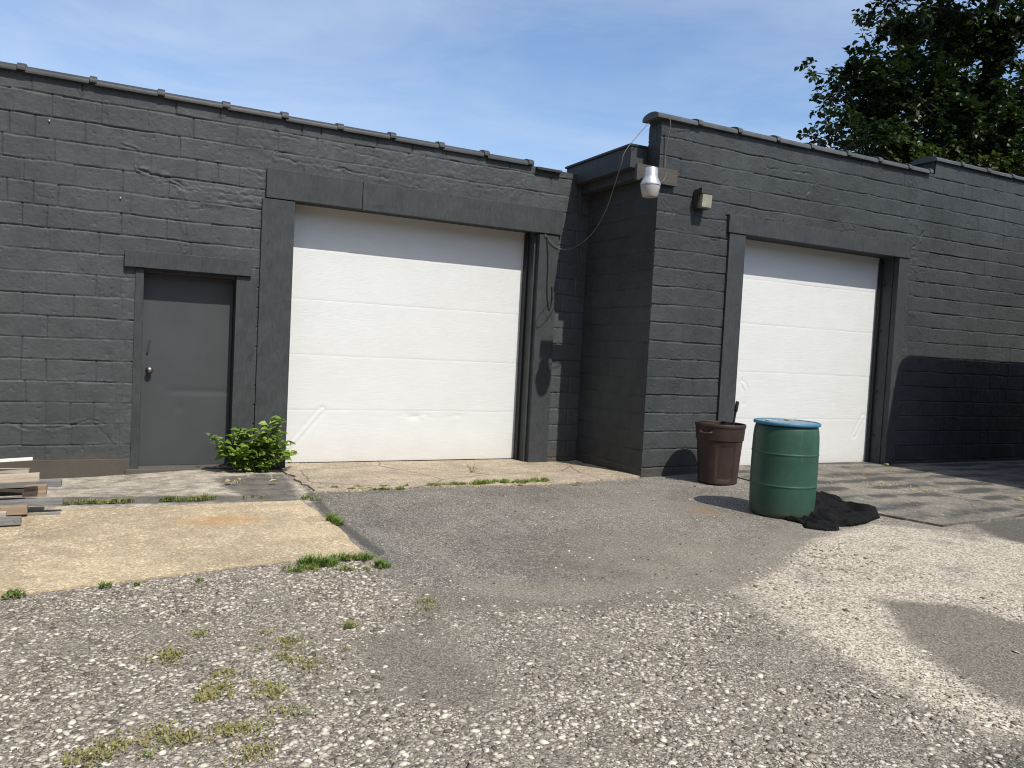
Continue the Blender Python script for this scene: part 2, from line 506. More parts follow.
# ================================================================== block walls
def block_height(x, z, seed, zb, L=0.432, CHT=0.216, vweak=0.6, cracks=(), smears=(), off=0.0):
    xw = x + 0.016 * fbm(x * 4, z * 3, seed + 1, 3)
    zw = z + 0.013 * fbm(x * 3.2, z * 5, seed + 2, 3)
    r = np.floor((zw - zb) / CHT)
    fz = (zw - zb) / CHT - r
    jig = (_hash(r, r * 0 + 3, seed) - 0.5) * 0.22
    u = (xw + off) / L + 0.5 * (r % 2) + jig
    b = np.floor(u); fu = u - b
    # some blocks are split by an extra head joint
    split = (_hash(r, b, seed + 5) > 0.86)
    fu2 = np.where(split, np.abs(fu - 0.5), 9)
    dz = np.minimum(fz, 1 - fz) * CHT
    du = np.minimum(np.minimum(fu, 1 - fu), fu2) * L
    mz = np.clip(0.95 + 1.5 * fbm(x * 1.6, r * 7.3, seed + 8, 3), 0.45, 1.5)
    mu = np.clip(0.95 + 1.8 * (_hash(r, np.round(u), seed + 9) - 0.5), 0.25, 1.6) * vweak
    wj = np.where(fz < .5, .0048, .0098)          # sharp arris above the joint, weathered shoulder below it
    h = -0.0115 * mz * np.exp(-(dz / wj) ** 2) - 0.0120 * mu * np.exp(-(du / 0.0060) ** 2)
    sq = np.clip(fbm(x * 9, z * 9, seed + 21, 3), 0, 1)
    h += 0.010 * sq * np.exp(-((dz - 0.012) / 0.007) ** 2) + 0.006 * sq * np.exp(-((du - 0.014) / 0.009) ** 2)
    h += (_hash(r, b, seed + 30) - 0.5) * 0.005
    h += (fz - 0.5) * (_hash(r, b, seed + 31) - 0.5) * 0.007 + (fu - 0.5) * (_hash(r, b, seed + 32) - 0.5) * 0.010
    h += 0.0022 * fbm(x * 9, z * 9, seed + 40, 3, 0.5) + 0.0022 * fbm(x * 44, z * 48, seed + 41, 2)
    pit = fbm(x * 26, z * 26, seed + 44, 2)
    h -= 0.004 * np.clip(pit - 0.38, 0, 1) * 6
    for pts, dep in cracks:
        dep = dep * .7
        xn = x + 0.035 * fbm(x * 9, z * 9, seed + 50, 4, .65); zn = z + 0.035 * fbm(x * 9, z * 9, seed + 51, 4, .65)
        d = seg_dist(xn, zn, pts)
        h -= dep * np.exp(-(d / 0.009) ** 2) * np.clip(0.7 + 2.2 * fbm(x * 10, z * 10, seed + 52, 2), 0.1, 1.6)
        h += 0.6 * dep * np.exp(-((d - 0.025) / 0.018) ** 2) * np.clip(.3 + 2.5 * fbm(x * 14, z * 14, seed + 53, 3), 0, 1.4)
    for cx, cz, rx, rz, amp in smears:
        d = np.hypot((x - cx) / rx, (z - cz) / rz) + 0.6 * fbm(x * 5, z * 5, seed + 60, 3)
        k = ss(1.0, 0.6, d)
        h = h * (1 - 0.55 * k) + k * amp * (0.5 + 2.2 * np.abs(fbm(x * 13, z * 13, seed + 61, 3)))
    return h


def block_wall(name, parent, x0, x1, z0, ztop, y, openings=(), res=0.008, axis='x', fine_x=None, mat='wall', **kw):
    if fine_x:
        a, b = fine_x
        xs = np.concatenate([np.arange(x0, a - .02, .03), np.arange(a, b, res), np.arange(b + .02, x1 - .02, .03), [x1]])
    else:
        xs = np.linspace(x0, x1, int(round((x1 - x0) / res)) + 1)
    xs = np.unique(xs); nx = len(xs)
    zt = np.array([ztop(v) for v in xs]) if callable(ztop) else np.full(nx, ztop)
    nz = int(round((zt.max() - z0) / res)) + 1
    t = np.linspace(0, 1, nz)
    X = np.repeat(xs[None], nz, 0)
    Z = z0 + (zt - z0)[None] * t[:, None]
    H = block_height(X, Z, **kw)
    if axis == 'x':
        V = np.stack([X, y - H, Z], -1)
    else:      # a wall along Y seen from -X, x runs as -Y so that the face turns to -X
        V = np.stack([y - H, -X, Z], -1)
    xc = (xs[:-1] + xs[1:]) / 2
    ZC = (Z[:-1, :-1] + Z[1:, 1:]) / 2
    keep = np.ones((nz - 1, nx - 1), bool)
    for a, b, c, d in openings:
        keep &= ~((xc[None] > a) & (xc[None] < b) & (ZC > c) & (ZC < d))
    me = np_mesh(name, V.reshape(-1, 3), grid_faces(nx, nz, keep))
    return link(name, me, MAT[mat], parent, True)


def coping_profile(y0, w, zt, k=1.0):
    """half round ridge tile with short skirts"""
    yc = y0 + w / 2
    pts = [(yc - (w / 2 + .035) * k, zt - .085), (yc - (w / 2 + .035) * k, zt - .052)]
    for i in range(1, 10):
        a = math.pi * (1 - i / 10)
        pts.append((yc + (w / 2 + .03) * k * math.cos(a), zt - .052 + .052 * k * math.sin(a)))
    pts += [(yc + (w / 2 + .035) * k, zt - .052), (yc + (w / 2 + .035) * k, zt - .085)]
    return pts


def coping_run(parent, xs, y0, w, ztop, mat='tile'):
    for i, (a, b) in enumerate(zip(xs[:-1], xs[1:])):
        z = ztop((a + b) / 2) + random.uniform(-.004, .004)
        yo = y0 + random.uniform(-.006, .006)
        m = MB()
        m.prism_x(coping_profile(yo, w, z), a + .002, b - .05)
        m.prism_x(coping_profile(yo, w, z + random.uniform(.010, .019), random.uniform(1.05, 1.09)), b - random.uniform(.045, .049), b + random.uniform(.015, .032))     # the collar
        o = m.build('coping_tile', MAT[mat], parent, angle=40)


# ------------------------------------------------------------------ garage door of sections
def garage_door(parent, x0, x1, y, zs, dents=(), seed=0):
    root = thing('garage_door', None, None)
    root.parent = parent
    for i, (za, zb) in enumerate(zip(zs[:-1], zs[1:])):
        nx = int((x1 - x0) / .02); nz = int((zb - za) / .014)
        xs = np.linspace(x0, x1, nx); zl = np.linspace(za + .0004, zb - .0004, nz)
        X, Z = np.meshgrid(xs, zl)
        H = 0.0025 * fbm(X * 1.3, Z * 2.5, seed + i, 3)
        lip = np.minimum(Z - za, zb - Z)
        H = H - 0.0016 * np.exp(-(lip / .010) ** 2)
        for kind, *a in dents:
            if kind == 'crease':
                d = seg_dist(X, Z, a[0]); H += a[1] * np.exp(-(d / .014) ** 2) - a[1] * .8 * np.exp(-((d - .03) / .02) ** 2)
            else:
                cx, cz, rx, rz, amp = a
                q = ((X - cx) / rx) ** 2 + ((Z - cz) / rz) ** 2
                H -= amp * np.exp(-q) * (0.6 + 1.6 * fbm(X * 12, Z * 20, seed + 9, 3))
        V = np.stack([X, y - H, Z], -1)
        # return the edges so that the section is a slab
        top = np.stack([xs, np.full(nx, y + .045), np.full(nx, zb - .0004)], -1)[None]
        bot = np.stack([xs, np.full(nx, y + .045), np.full(nx, za + .0004)], -1)[None]
        V = np.concatenate([bot, V, top], 0)
        me = np_mesh('door_section', V.reshape(-1, 3), grid_faces(nx, nz + 2))
        o = link('door_section', me, MAT['white'], root, True)
        me.set_sharp_from_angle(angle=R(50))
    m = MB(); m.box(x0, x1, y + .005, y + .04, zs[0] - .03, zs[0] + .003); m.build('bottom_seal', MAT['seal'], root)
    return root


def PX(y, *p): return [(q.x, q.z) for q in (on_plane(a, b, y) for a, b in p)]


# ================================================================== left building
YL, YR, XC = 9.0, 7.5, 5.535
ZL = lambda x: 3.868 - .012 * x if x < 4.67 else 3.80 - .02 * (x - 4.67)
gb = thing('garage_building', 'low charcoal painted block garage with a wide white overhead door and a grey side door', 'garage', (1.5, YL, 0))
block_wall('front_wall', gb, -4.0, XC + .12, -0.25, ZL, YL, fine_x=(-1.5, XC + .12), vweak=1.0,
           openings=[(1.55, 4.84, -1, 3.10), (.15, 1.13, -1, 2.12)], seed=3, zb=-0.19,
           cracks=[(PX(9, (121.6, 131), (118.7, 142.5), (137.7, 151), (140, 169), (164, 180.6)), .012),
                   (PX(9, (140, 168), (164, 178), (185, 185), (211, 192), (240, 195), (264, 198)), .016), (PX(9, (164, 183), (190, 190), (211, 196), (240, 203), (264, 204)), .016),
                   (PX(9, (183, 189), (183.5, 215), (184.6, 249)), .012), (PX(9, (97, 105), (96.5, 120), (106, 122), (107, 104)), .008), (PX(9, (77, 88), (80, 96)), .008),
                   (PX(9, (252, 148), (246, 168), (262, 176)), .010), (PX(9, (277, 131), (274, 155), (292, 152)), .010), (PX(9, (208, 192), (205, 208), (185, 210)), .009),
                   (PX(9, (272, 135), (300, 140), (302, 128)), .009), (PX(9, (330, 158), (333, 146), (350, 150)), .010), (PX(9, (275, 158), (330, 166), (352, 172), (400, 180), (430, 190)), .010),
                   (PX(9, (400, 164), (418, 168), (416, 180), (440, 182)), .009), (PX(9, (340, 150), (392, 162), (420, 158)), .009), (PX(9, (460, 178), (490, 190), (520, 186), (548, 198)), .009),
                   (PX(9, (8, 422), (30, 430), (60, 428), (88, 420), (105, 424)), .009), (PX(9, (100, 430), (120, 450), (128, 462)), .010), (PX(9, (124, 340), (122, 380), (118, 420)), .008)],
           smears=[(.85, 2.90, .55, .12, .007), (1.3, 3.35, .22, .5, .005), (-.02, .45, .16, .5, .005), (0.0, 1.2, .10, .8, .004), (3.3, 3.5, 1.9, .28, .005)])
for q in PX(YL, (49.5, 121), (120.5, 198), (264.5, 229)):
    MB().box(q[0] - .007, q[0] + .007, YL - .02, YL + .01, q[1] - .008, q[1] + .008, .003).build('wall_anchor', MAT['alu'], gb)
# coping
coping_run(gb, [-4.0, -3.39, -2.78, -2.16, -1.54, -.92, -.31, .31, .94, 1.55, 2.17, 2.79, 3.40, 4.0, 4.62], YL - .01, .22, lambda x: ZL(min(x, 4.6)) + .062)
MB().box(4.70, 5.06, YL - .06, YL + .2, 3.755, 3.79, .006).build('ledge_tile', MAT['tile'], gb)
m = MB()
m.box(-4, XC - .02, YL + .02, YL + .22, 3.1, 3.74)
m.build('parapet', MAT['wall'], gb)
m = MB()
m.box(-4, XC + .1, YL + .225, YL + 7, 3.4, 3.5); m.box(-4.0, -3.8, YL + .03, YL + 7, -.3, 3.4); m.box(-3.8, 5.5, YL + 6.8, YL + 7, -.3, 3.39)
m.build('roof', MAT['roof'], gb)
# wide door surround
MB().box(1.37, 2.44, YL - .045, YL + .03, 2.965, 3.285, .004).box(2.446, 5.12, YL - .045, YL + .03, 2.96, 3.28, .004).build('lintel', MAT['trim'], gb)
MB().box(1.335, 1.685, YL - .035, YL + .05, -.06, 2.955, .005).build('door_post', MAT['trim'], gb)
MB().box(4.80, 5.08, YL - .028, YL + .05, -.04, 2.95, .005).build('door_post', MAT['trim'], gb)
MB().box(1.50, 1.67, YL + .055, YL + .40, -.2, 3.05).build('jamb', MAT['trim'], gb)
MB().box(4.765, 4.90, YL + .055, YL + .40, -.2, 3.05).build('jamb', MAT['trim'], gb)
MB().box(1.675, 4.76, YL + .035, YL + .42, 2.985, 3.15).build('jamb_head', MAT['trim'], gb)
MB().box(4.735, 4.762, YL + .19, YL + .285, -.04, 2.97, .003).build('door_stop', MAT['seal'], gb)
garage_door(gb, 1.68, 4.755, YL + .30, [-.028, .60, 1.25, 1.90, 2.49, 3.02], seed=4,
            dents=[('crease', [(1.74, .10), (2.15, .60)], .007), ('dent', 3.28, .53, .30, .04, .007), ('dent', 3.9, .53, .12, .03, .004)])
# side door
MB().box(-.0, 1.245, YL - .055, YL + .03, 2.085, 2.255, .005).build('lintel', MAT['trim'], gb)
fr = MB(); fr.box(.105, .185, YL - .012, YL + .22, -.12, 2.08, .004)
fr.build('door_frame', MAT['trim'], gb)
MB().box(1.095, 1.315, YL - .018, YL + .22, -.12, 2.08, .004).build('door_frame', MAT['trim'], gb)
MB().box(.187, 1.093, YL + .03, YL + .24, 2.045, 2.14).build('jamb_head', MAT['trim'], gb)
MAT['sill'] = m_paint('worn_sill_paint', (0.13, 0.125, 0.115), .7, True)
MAT['base'] = m_paint('splashed_base_paint', (0.088, 0.077, 0.064), .75, True)
MB().box(.06, 1.13, YL - .055, YL + .24, -.16, -.012, .01).build('door_sill', MAT['sill'], gb)
MB().box(-4.0, .10, YL - .022, YL + .02, -.3, .095, .008).build('foundation', MAT['base'], gb)
dr = link('door', None, None) if False else None
nx, nz = 60, 120
xs = np.linspace(.19, 1.09, nx); zl = np.linspace(-.008, 2.043, nz)
X, Z = np.meshgrid(xs, zl)
H = .003 * fbm(X * 2, Z * 2, 77, 3) - .012 * np.exp(-(((Z - .80) / .035) ** 2)) * ss(.35, .6, X) * .5 - .006 * np.exp(-(((X - .58) / .05) ** 2 + ((Z - .62) / .05) ** 2))
me = np_mesh('door', np.stack([X, YL + .18 - H, Z], -1).reshape(-1, 3), grid_faces(nx, nz))
door = link('door', me, MAT['steel'], gb, True)
MAT['brass'] = m_simple('worn_metal', (0.22, 0.21, 0.19), 0.35, 0.2, 20, 0.1, 60, 0.5, 0.9)
kx, kz = .265, 1.02
k = MB(); prof = [(.0, 0), (.036, .002), (.036, .008), (.014, .012), (.014, .035), (.030, .045), (.034, .060), (.026, .074), (.0, .078)]
kb = bmesh.new()
for r0, d in prof: pass
rings = [[k.bm.verts.new((kx + max(r0, .0005) * math.cos(a * math.pi / 10), YL + .178 - d, kz + max(r0, .0005) * math.sin(a * math.pi / 10))) for a in range(20)] for r0, d in prof]
for a, b in zip(rings[:-1], rings[1:]):
    for q in range(20): k.bm.faces.new((a[q], a[(q + 1) % 20], b[(q + 1) % 20], b[q]))
k.build('door_knob', MAT['brass'], door, smooth=True)
MB().box(.245, .262, YL + .158, YL + .182, 1.20, 1.34, .004, Matrix.Rotation(R(9), 3, 'Y')).build('pull_handle', MAT['tile'], door)

# ================================================================== right building
rb = thing('garage_building', 'taller charcoal block wing that stands forward with a narrower white overhead door', 'garage', (7.5, YR, 0))
ZR = lambda x: 4.215 + .010 * (x - 5.5) if x < 10.40 else 4.470
XE = 15.0
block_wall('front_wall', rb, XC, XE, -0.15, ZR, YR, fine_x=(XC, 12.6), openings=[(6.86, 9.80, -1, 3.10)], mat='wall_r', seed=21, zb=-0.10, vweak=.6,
           cracks=[(PX(YR, (910.4, 180), (918, 204), (923, 233), (910, 252), (915, 277), (909, 296), (912, 330)), .012),
                   (PX(YR, (777, 190), (794, 196), (804, 196), (812, 184)), .009), (PX(YR, (727, 215.5), (745, 219), (782, 224)), .014), (PX(YR, (835, 222), (850, 221), (856, 231), (836, 232)), .007),
                   (PX(YR, (763, 158), (768, 168), (810, 175)), .008), (PX(YR, (664, 200), (676, 212), (670, 218)), .008), (PX(YR, (664, 128), (672, 134), (690, 132), (694, 128)), .008),
                   (PX(YR, (692, 210), (700, 236), (716, 240)), .007), (PX(YR, (660, 225), (690, 232)), .008)],
           smears=[(10.05, 3.0, .18, 1.2, .005), (6.0, 3.0, .4, .4, .003), (8.6, 3.45, .4, .18, .003), (10.2, 1.9, .4, .9, .003)])
# slim vertical return of the parapet and the side wall of the recess
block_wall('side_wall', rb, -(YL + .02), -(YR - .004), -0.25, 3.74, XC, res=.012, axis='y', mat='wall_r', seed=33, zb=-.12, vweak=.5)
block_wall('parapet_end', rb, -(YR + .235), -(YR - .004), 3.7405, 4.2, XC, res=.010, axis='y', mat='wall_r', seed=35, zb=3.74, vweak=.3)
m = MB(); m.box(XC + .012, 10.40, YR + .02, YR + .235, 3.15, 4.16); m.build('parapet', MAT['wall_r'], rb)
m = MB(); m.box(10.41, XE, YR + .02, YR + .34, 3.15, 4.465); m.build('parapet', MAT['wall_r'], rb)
m = MB()
m.box(XC + .02, XE, YR + .43, YR + 8, 3.6, 3.75); m.box(XC + .02, XC + .2, YR + .24, YR + 1.5, 3.6, 3.76)
m.box(XE - .2, XE, YR + .03, YR + 8, -.2, 3.59); m.box(XC + .1, XE - .21, YR + 7.8, YR + 8, -.2, 3.59)
m.build('roof', MAT['roof'], rb)
coping_run(rb, [XC - .09, 6.08, 6.70, 7.34, 7.93, 8.60, 9.20, 9.82, 10.27], YR - .01, .24, lambda x: ZR(x) + .066, 'tile_sunlit')
coping_run(rb, [10.36, 10.96, 11.58, 12.20, 12.83, 13.45, 14.07, 14.7], YR - .005, .34, lambda x: 4.535, 'tile_sunlit')
# roof edge box over the recess
MB().box(5.305, XC + .015, YR + .255, YL + .25, 3.655, 3.90, .006).build('eave_box', MAT['trim'], rb)
MB().box(5.285, XC + .05, YR + .245, YL + .27, 3.903, 3.93, .004).build('drip_edge', MAT['tile'], rb)
MB().box(5.40, XC - .013, YR + .27, YL - .02, 3.54, 3.652, .004).build('soffit_board', MAT['trim'], rb)
# door surround
MB().box(6.605, 9.965, YR - .045, YR + .03, 3.005, 3.225, .005).build('lintel', MAT['trim'], rb)
MB().box(6.635, 6.895, YR - .032, YR + .05, .02, 3.0, .005).build('door_post', MAT['trim'], rb)
MB().box(9.745, 9.945, YR - .032, YR + .05, .04, 3.0, .005).build('door_post', MAT['trim'], rb)
MB().box(6.70, 6.885, YR + .055, YR + .40, -.1, 3.1).build('jamb', MAT['trim'], rb)
jb = MB().box(9.735, 9.90, YR + .055, YR + .40, -.1, 3.1).build('jamb', MAT['trim'], rb)
m = MB()
for z in (.48, 1.0, 1.9, 2.6): m.lathe([(.014, 0), (.014, .004), (.006, .007)], (0, 0, 0), 10)
m.bm.free()
for z in (.45, 1.08, 1.95, 2.6):
    b = MB(); b.box(9.727, 9.737, YR + .16, YR + .19, z, z + .03, .003); b.build('bolt', MAT['seal'], jb)
MB().box(9.700, 9.734, YR + .215, YR + .262, .05, 2.97, .003).build('door_stop', MAT['seal'], rb)
MB().box(6.89, 9.73, YR + .035, YR + .42, 3.012, 3.18).build('jamb_head', MAT['trim'], rb)
garage_door(rb, 6.90, 9.725, YR + .28, [.062, .68, 1.30, 1.93, 2.51, 3.05], seed=14,
            dents=[('crease', [(7.28, 1.15), (7.36, 1.05), (7.33, .9)], .006), ('crease', [(9.45, .45), (9.62, .72)], .007)])

# ================================================================== lamps and wires
MAT['lens'] = m_simple('frosted_lens', (0.40, 0.375, 0.34), 0.35, 0.10, 10, 0.05, 40, 0.5)
MAT['board'] = m_wood('bare_grey_wood', (0.058, 0.053, 0.048), (0.10, 0.092, 0.083))
MAT['bronze'] = m_simple('dark_bronze', (0.045, 0.040, 0.036), 0.45, 0.2, 12)
MAT['oldlens'] = m_simple('yellowed_lens', (0.30, 0.285, 0.22), 0.25, 0.3, 9, 0.2, 45)
MAT['wire'] = m_simple('grey_wire', (0.15, 0.135, 0.115), 0.6)
LX, LY = 5.29, 7.31
sl = thing('security_light', 'pale dome security light hung from a grey board at the wall corner', 'outdoor light', (LX, LY, 3.4))
MB().box(5.19, 5.765, YR - .058, YR - .012, 3.44, 3.625, .003).build('mounting_board', MAT['board'], sl)
MB().lathe([(.066, .185), (.075, .17), (.077, .09), (.082, .075), (.112, .015), (.116, .0), (.116, -.012)], (LX, LY, 3.375), 36, True, True).build('lamp_hood', MAT['alu'], sl, angle=35)
MB().lathe([(.110, -.013), (.110, -.03), (.088, -.128), (.080, -.14), (.02, -.145)], (LX, LY, 3.375), 36).build('globe', MAT['lens'], sl, angle=35)
MB().lathe([(.020, .18), (.030, .180), (.030, .195), (.02, .20)], (LX, LY, 3.372), 16).build('photocell', MAT['alu'], sl, angle=35)
MB().tube([(LX, LY + .05, 3.46), (LX + .02, LY + .12, 3.47), (5.33, YR - .05, 3.47)], .024, 10).build('arm', MAT['alu'], sl, smooth=True)

wl = thing('wall_light', 'small bronze box wall light with a yellowed lens left of the narrower overhead door', 'outdoor light', (6.24, YR, 3.3))
MB().box(6.055, 6.225, YR - .10, YR - .012, 3.22, 3.45, .006).box(6.05, 6.23, YR - .165, YR - .1005, 3.385, 3.455, .006).build('housing', MAT['bronze'], wl)
MB().prism_x([(YR - .102, 3.225), (YR - .150, 3.235), (YR - .160, 3.382), (YR - .102, 3.382)], 6.075, 6.215).build('lens', MAT['oldlens'], wl)


def sag(a, b, s, n=18):
    a, b = Vector(a), Vector(b)
    return [a.lerp(b, i / n) - Vector((0, 0, s * 4 * (i / n) * (1 - i / n))) for i in range(n + 1)]


pA = Vector((5.42, 7.60, 4.15))
pts = [pA]
for px, py, yy in ((626, 150, 7.58), (621, 165, 7.62), (613, 190, 7.8), (606, 210, 8.05), (595, 230, 8.35), (583, 242, 8.6), (571, 248.5, 8.85), (562, 249.5, 8.95), (553, 244, 8.952), (545, 234, 8.952)):
    pts.append(on_plane(px, py, yy))


def smooth_path(p, n=5):
    o = []
    for i in range(len(p) - 1):
        p0, p1, p2, p3 = p[max(i - 1, 0)], p[i], p[i + 1], p[min(i + 2, len(p) - 1)]
        for k in range(n):
            t = k / n
            o.append(.5 * ((2 * p1) + (-p0 + p2) * t + (2 * p0 - 5 * p1 + 4 * p2 - p3) * t * t + (-p0 + 3 * p1 - 3 * p2 + p3) * t ** 3))
    o.append(p[-1]); return o


tag(MB().tube(smooth_path(pts), .0048, 6).build('overhead_cable', MAT['wire'], smooth=True), 'thin cable sagging across the shaded recess to the wide door surround', 'cable')
p2 = [Vector((5.60, 7.44, 4.20)), Vector((5.605, 7.425, 4.10)), Vector((5.60, 7.47, 3.9)), Vector((5.598, 7.475, 3.65)), Vector((5.585, 7.43, 3.55)), Vector((5.50, 7.40, 3.44)), Vector((5.36, 7.38, 3.46))]
tag(MB().tube(smooth_path(p2), .0045, 6).build('lamp_cable', MAT['wire'], smooth=True), 'thin cable running down the wall corner into the dome security light', 'cable')
p3 = [Vector((4.90, 8.962, 2.93)), Vector((4.93, 8.955, 2.6)), Vector((4.945, 8.96, 2.2)), Vector((4.98, 8.958, 2.0)), Vector((5.015, 8.96, 2.03)), Vector((5.02, 8.957, 2.2)), Vector((5.01, 8.962, 2.28))]
tag(MB().tube(smooth_path(p3), .006, 6).build('loose_cable', MAT['seal'], smooth=True), 'dark loose cable hanging in a hook down the right post of the wide door', 'cable')

# ================================================================== ground
def lin(a, b, s): return np.arange(a, b, s)


xs = np.concatenate([-np.geomspace(700, 4.2, 16), lin(-4, -1.6, .12), lin(-1.6, 9.2, .03), lin(9.2, 16, .12), np.geomspace(16.2, 700, 16)])
ys = np.concatenate([-np.geomspace(700, 3.2, 16), lin(-3, 1.2, .12), lin(1.2, 9.4, .03), np.geomspace(9.45, 900, 20)])
X, Y = np.meshgrid(xs, ys)
Zg = ground_z(X, Y)
Gp = lambda *p: [tuple(on_ground(*q)[:2]) for q in p]
zone = np.zeros(X.shape + (4,), np.float32); zone2 = np.zeros_like(zone)


def soft(sd, w): return np.clip(.5 + sd / (2 * w), 0, 1)


asph = poly_sd(X, Y, [(1.62, 7.3), (5.3, 7.3), (5.6, 7.55), (6.7, 7.6), (6.6, 6.6), (6.65, 5.35)] + Gp((800, 543), (770, 566), (720, 583), (640, 590), (560, 602), (480, 594), (410, 589), (374, 556), (345, 530)))
zone[..., 0] = soft(asph, .10)
fine = poly_sd(X, Y, Gp((735, 592), (775, 572), (815, 540), (870, 524), (945, 531), (1040, 545), (1100, 570), (1100, 640), (1030, 626), (960, 606), (885, 600), (905, 640), (940, 668), (1000, 705), (1060, 722), (1000, 735), (935, 708), (870, 672), (800, 632)))
zone[..., 1] = soft(fine, .16)
smoothp = poly_sd(X, Y, Gp((885, 601), (960, 607), (1040, 628), (1200, 670), (1200, 760), (1024, 706), (955, 668), (915, 640)))
sandp = np.maximum.reduce([poly_sd(X, Y, Gp((352, 640), (400, 632), (460, 655), (512, 690), (500, 712), (440, 706), (380, 690))),
                           poly_sd(X, Y, Gp((410, 588), (480, 592), (560, 600), (720, 583), (715, 594), (600, 612), (480, 612), (425, 618))),
                           poly_sd(X, Y, Gp((425, 600), (455, 606), (445, 640), (400, 640), (370, 650)))])
zone[..., 2] = np.maximum(soft(sandp, .22) * .9, soft(smoothp, .10))
strip = poly_sd(X, Y, [(-9, 6.9), (1.6, 6.9), (1.6, 9.5), (-9, 9.5)])
zone2[..., 0] = soft(strip, .06)
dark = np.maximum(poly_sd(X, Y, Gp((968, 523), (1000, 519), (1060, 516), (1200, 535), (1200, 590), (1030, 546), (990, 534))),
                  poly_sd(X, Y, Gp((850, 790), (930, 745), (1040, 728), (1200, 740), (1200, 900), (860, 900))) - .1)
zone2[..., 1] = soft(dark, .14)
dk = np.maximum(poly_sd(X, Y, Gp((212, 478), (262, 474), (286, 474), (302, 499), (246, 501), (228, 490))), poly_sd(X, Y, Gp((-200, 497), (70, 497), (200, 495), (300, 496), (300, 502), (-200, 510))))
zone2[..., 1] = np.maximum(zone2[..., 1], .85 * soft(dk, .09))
rust = np.hypot((X - 5.35) / .42, (Y - 5.62) / .26)
p = on_ground(703, 512); rust = np.hypot((X - p.x) / .20, (Y - p.y) / .28)
zone2[..., 2] = np.clip(1 - rust, 0, 1)
gap = seg_dist(X, Y, [(1.60, 7.28), (1.56, 6.2), (1.60, 5.3), (1.62, 5.1)])
zone2[..., 1] = np.maximum(zone2[..., 1], .95 * np.exp(-(gap / .05) ** 2))
oil = on_ground(480, 520)
zone2[..., 1] = np.maximum(zone2[..., 1], .26 * np.exp(-((X - oil.x) / .55) ** 2 - ((Y - oil.y) / .7) ** 2))
d0, d1 = on_ground(690, 560), on_ground(650, 505)
dust = np.maximum(np.exp(-((X - d0.x) / .95) ** 2 - ((Y - d0.y) / .75) ** 2), .55 * np.exp(-((X - d1.x) / .9) ** 2 - ((Y - d1.y) / .8) ** 2))
dust = np.maximum(dust, .8 * np.exp(-((asph - .1) / .22) ** 2) * (X > 1.9) * (Y < 5.5)).astype(np.float32)
# worn dips: smooth asphalt patch stands a few mm above the chip seal
Zg = Zg + .010 * zone[..., 0] + .004 * fbm(X * 3, Y * 3, 91, 3)
me = np_mesh('ground', np.stack([X, Y, Zg], -1).reshape(-1, 3), grid_faces(len(xs), len(ys)))
for nm, arr in (('zone', zone), ('zone_more', zone2)):
    arr[..., 3] = 1
    a = me.color_attributes.new(nm, 'FLOAT_COLOR', 'POINT'); a.data.foreach_set('color', arr.ravel())
a = me.attributes.new('dust', 'FLOAT', 'POINT'); a.data.foreach_set('value', dust.ravel())
tag(link('ground', me, MAT['ground'], None, True), 'worn chip seal and asphalt yard in front of the garages', None, None, 'structure')


def slab(name, mat, outline, lift, label, res=.05, jag=.012, seed=0):
    """a concrete slab with ragged broken edges that follows the ground"""
    pts = []
    n = len(outline)
    for i in range(n):
        a, b = np.array(outline[i]), np.array(outline[(i + 1) % n])
        k = max(2, int(np.hypot(*(b - a)) / .04))
        d = (b - a) / np.hypot(*(b - a)); nr = np.array([d[1], -d[0]])
        for j in range(k):
            q = a + (b - a) * j / k
            w = jag * 2.2 * fbm(np.array([q[0] * 4]), np.array([q[1] * 4]), seed, 4)[0]
            pts.append(q + nr * w)
    bm = bmesh.new()
    gz = lambda q: float(ground_z(np.array([q[0]]), np.array([q[1]]))[0])
    vs = [bm.verts.new((q[0], q[1], gz(q) + lift)) for q in pts]
    f = bm.faces.new(vs)
    if f.normal.z < 0: f.normal_flip()
    f.normal_update()
    if f.normal.z < 0: bmesh.ops.reverse_faces(bm, faces=[f])
    bmesh.ops.triangulate(bm, faces=[f])
    for ax in (0, 1):
        lo = min(q[ax] for q in pts); hi = max(q[ax] for q in pts); c = lo + .3
        while c < hi:
            no = Vector((1, 0, 0)) if ax == 0 else Vector((0, 1, 0))
            bmesh.ops.bisect_plane(bm, geom=bm.verts[:] + bm.edges[:] + bm.faces[:], plane_co=no * c, plane_no=no)
            c += .3
    for v in bm.verts: v.co.z = gz(v.co) + lift + .004 * float(fbm(np.array([v.co.x * 2]), np.array([v.co.y * 2]), seed + 3, 2)[0])
    be = [e for e in bm.edges if e.is_boundary]
    r = bmesh.ops.extrude_edge_only(bm, edges=be)
    for v in [g for g in r['geom'] if isinstance(g, bmesh.types.BMVert)]: v.co.z -= .12
    bmesh.ops.recalc_face_normals(bm, faces=bm.faces)
    me = bpy.data.meshes.new(name); bm.to_mesh(me); bm.free()
    return tag(link(name, me, mat), label, None, None, 'structure')


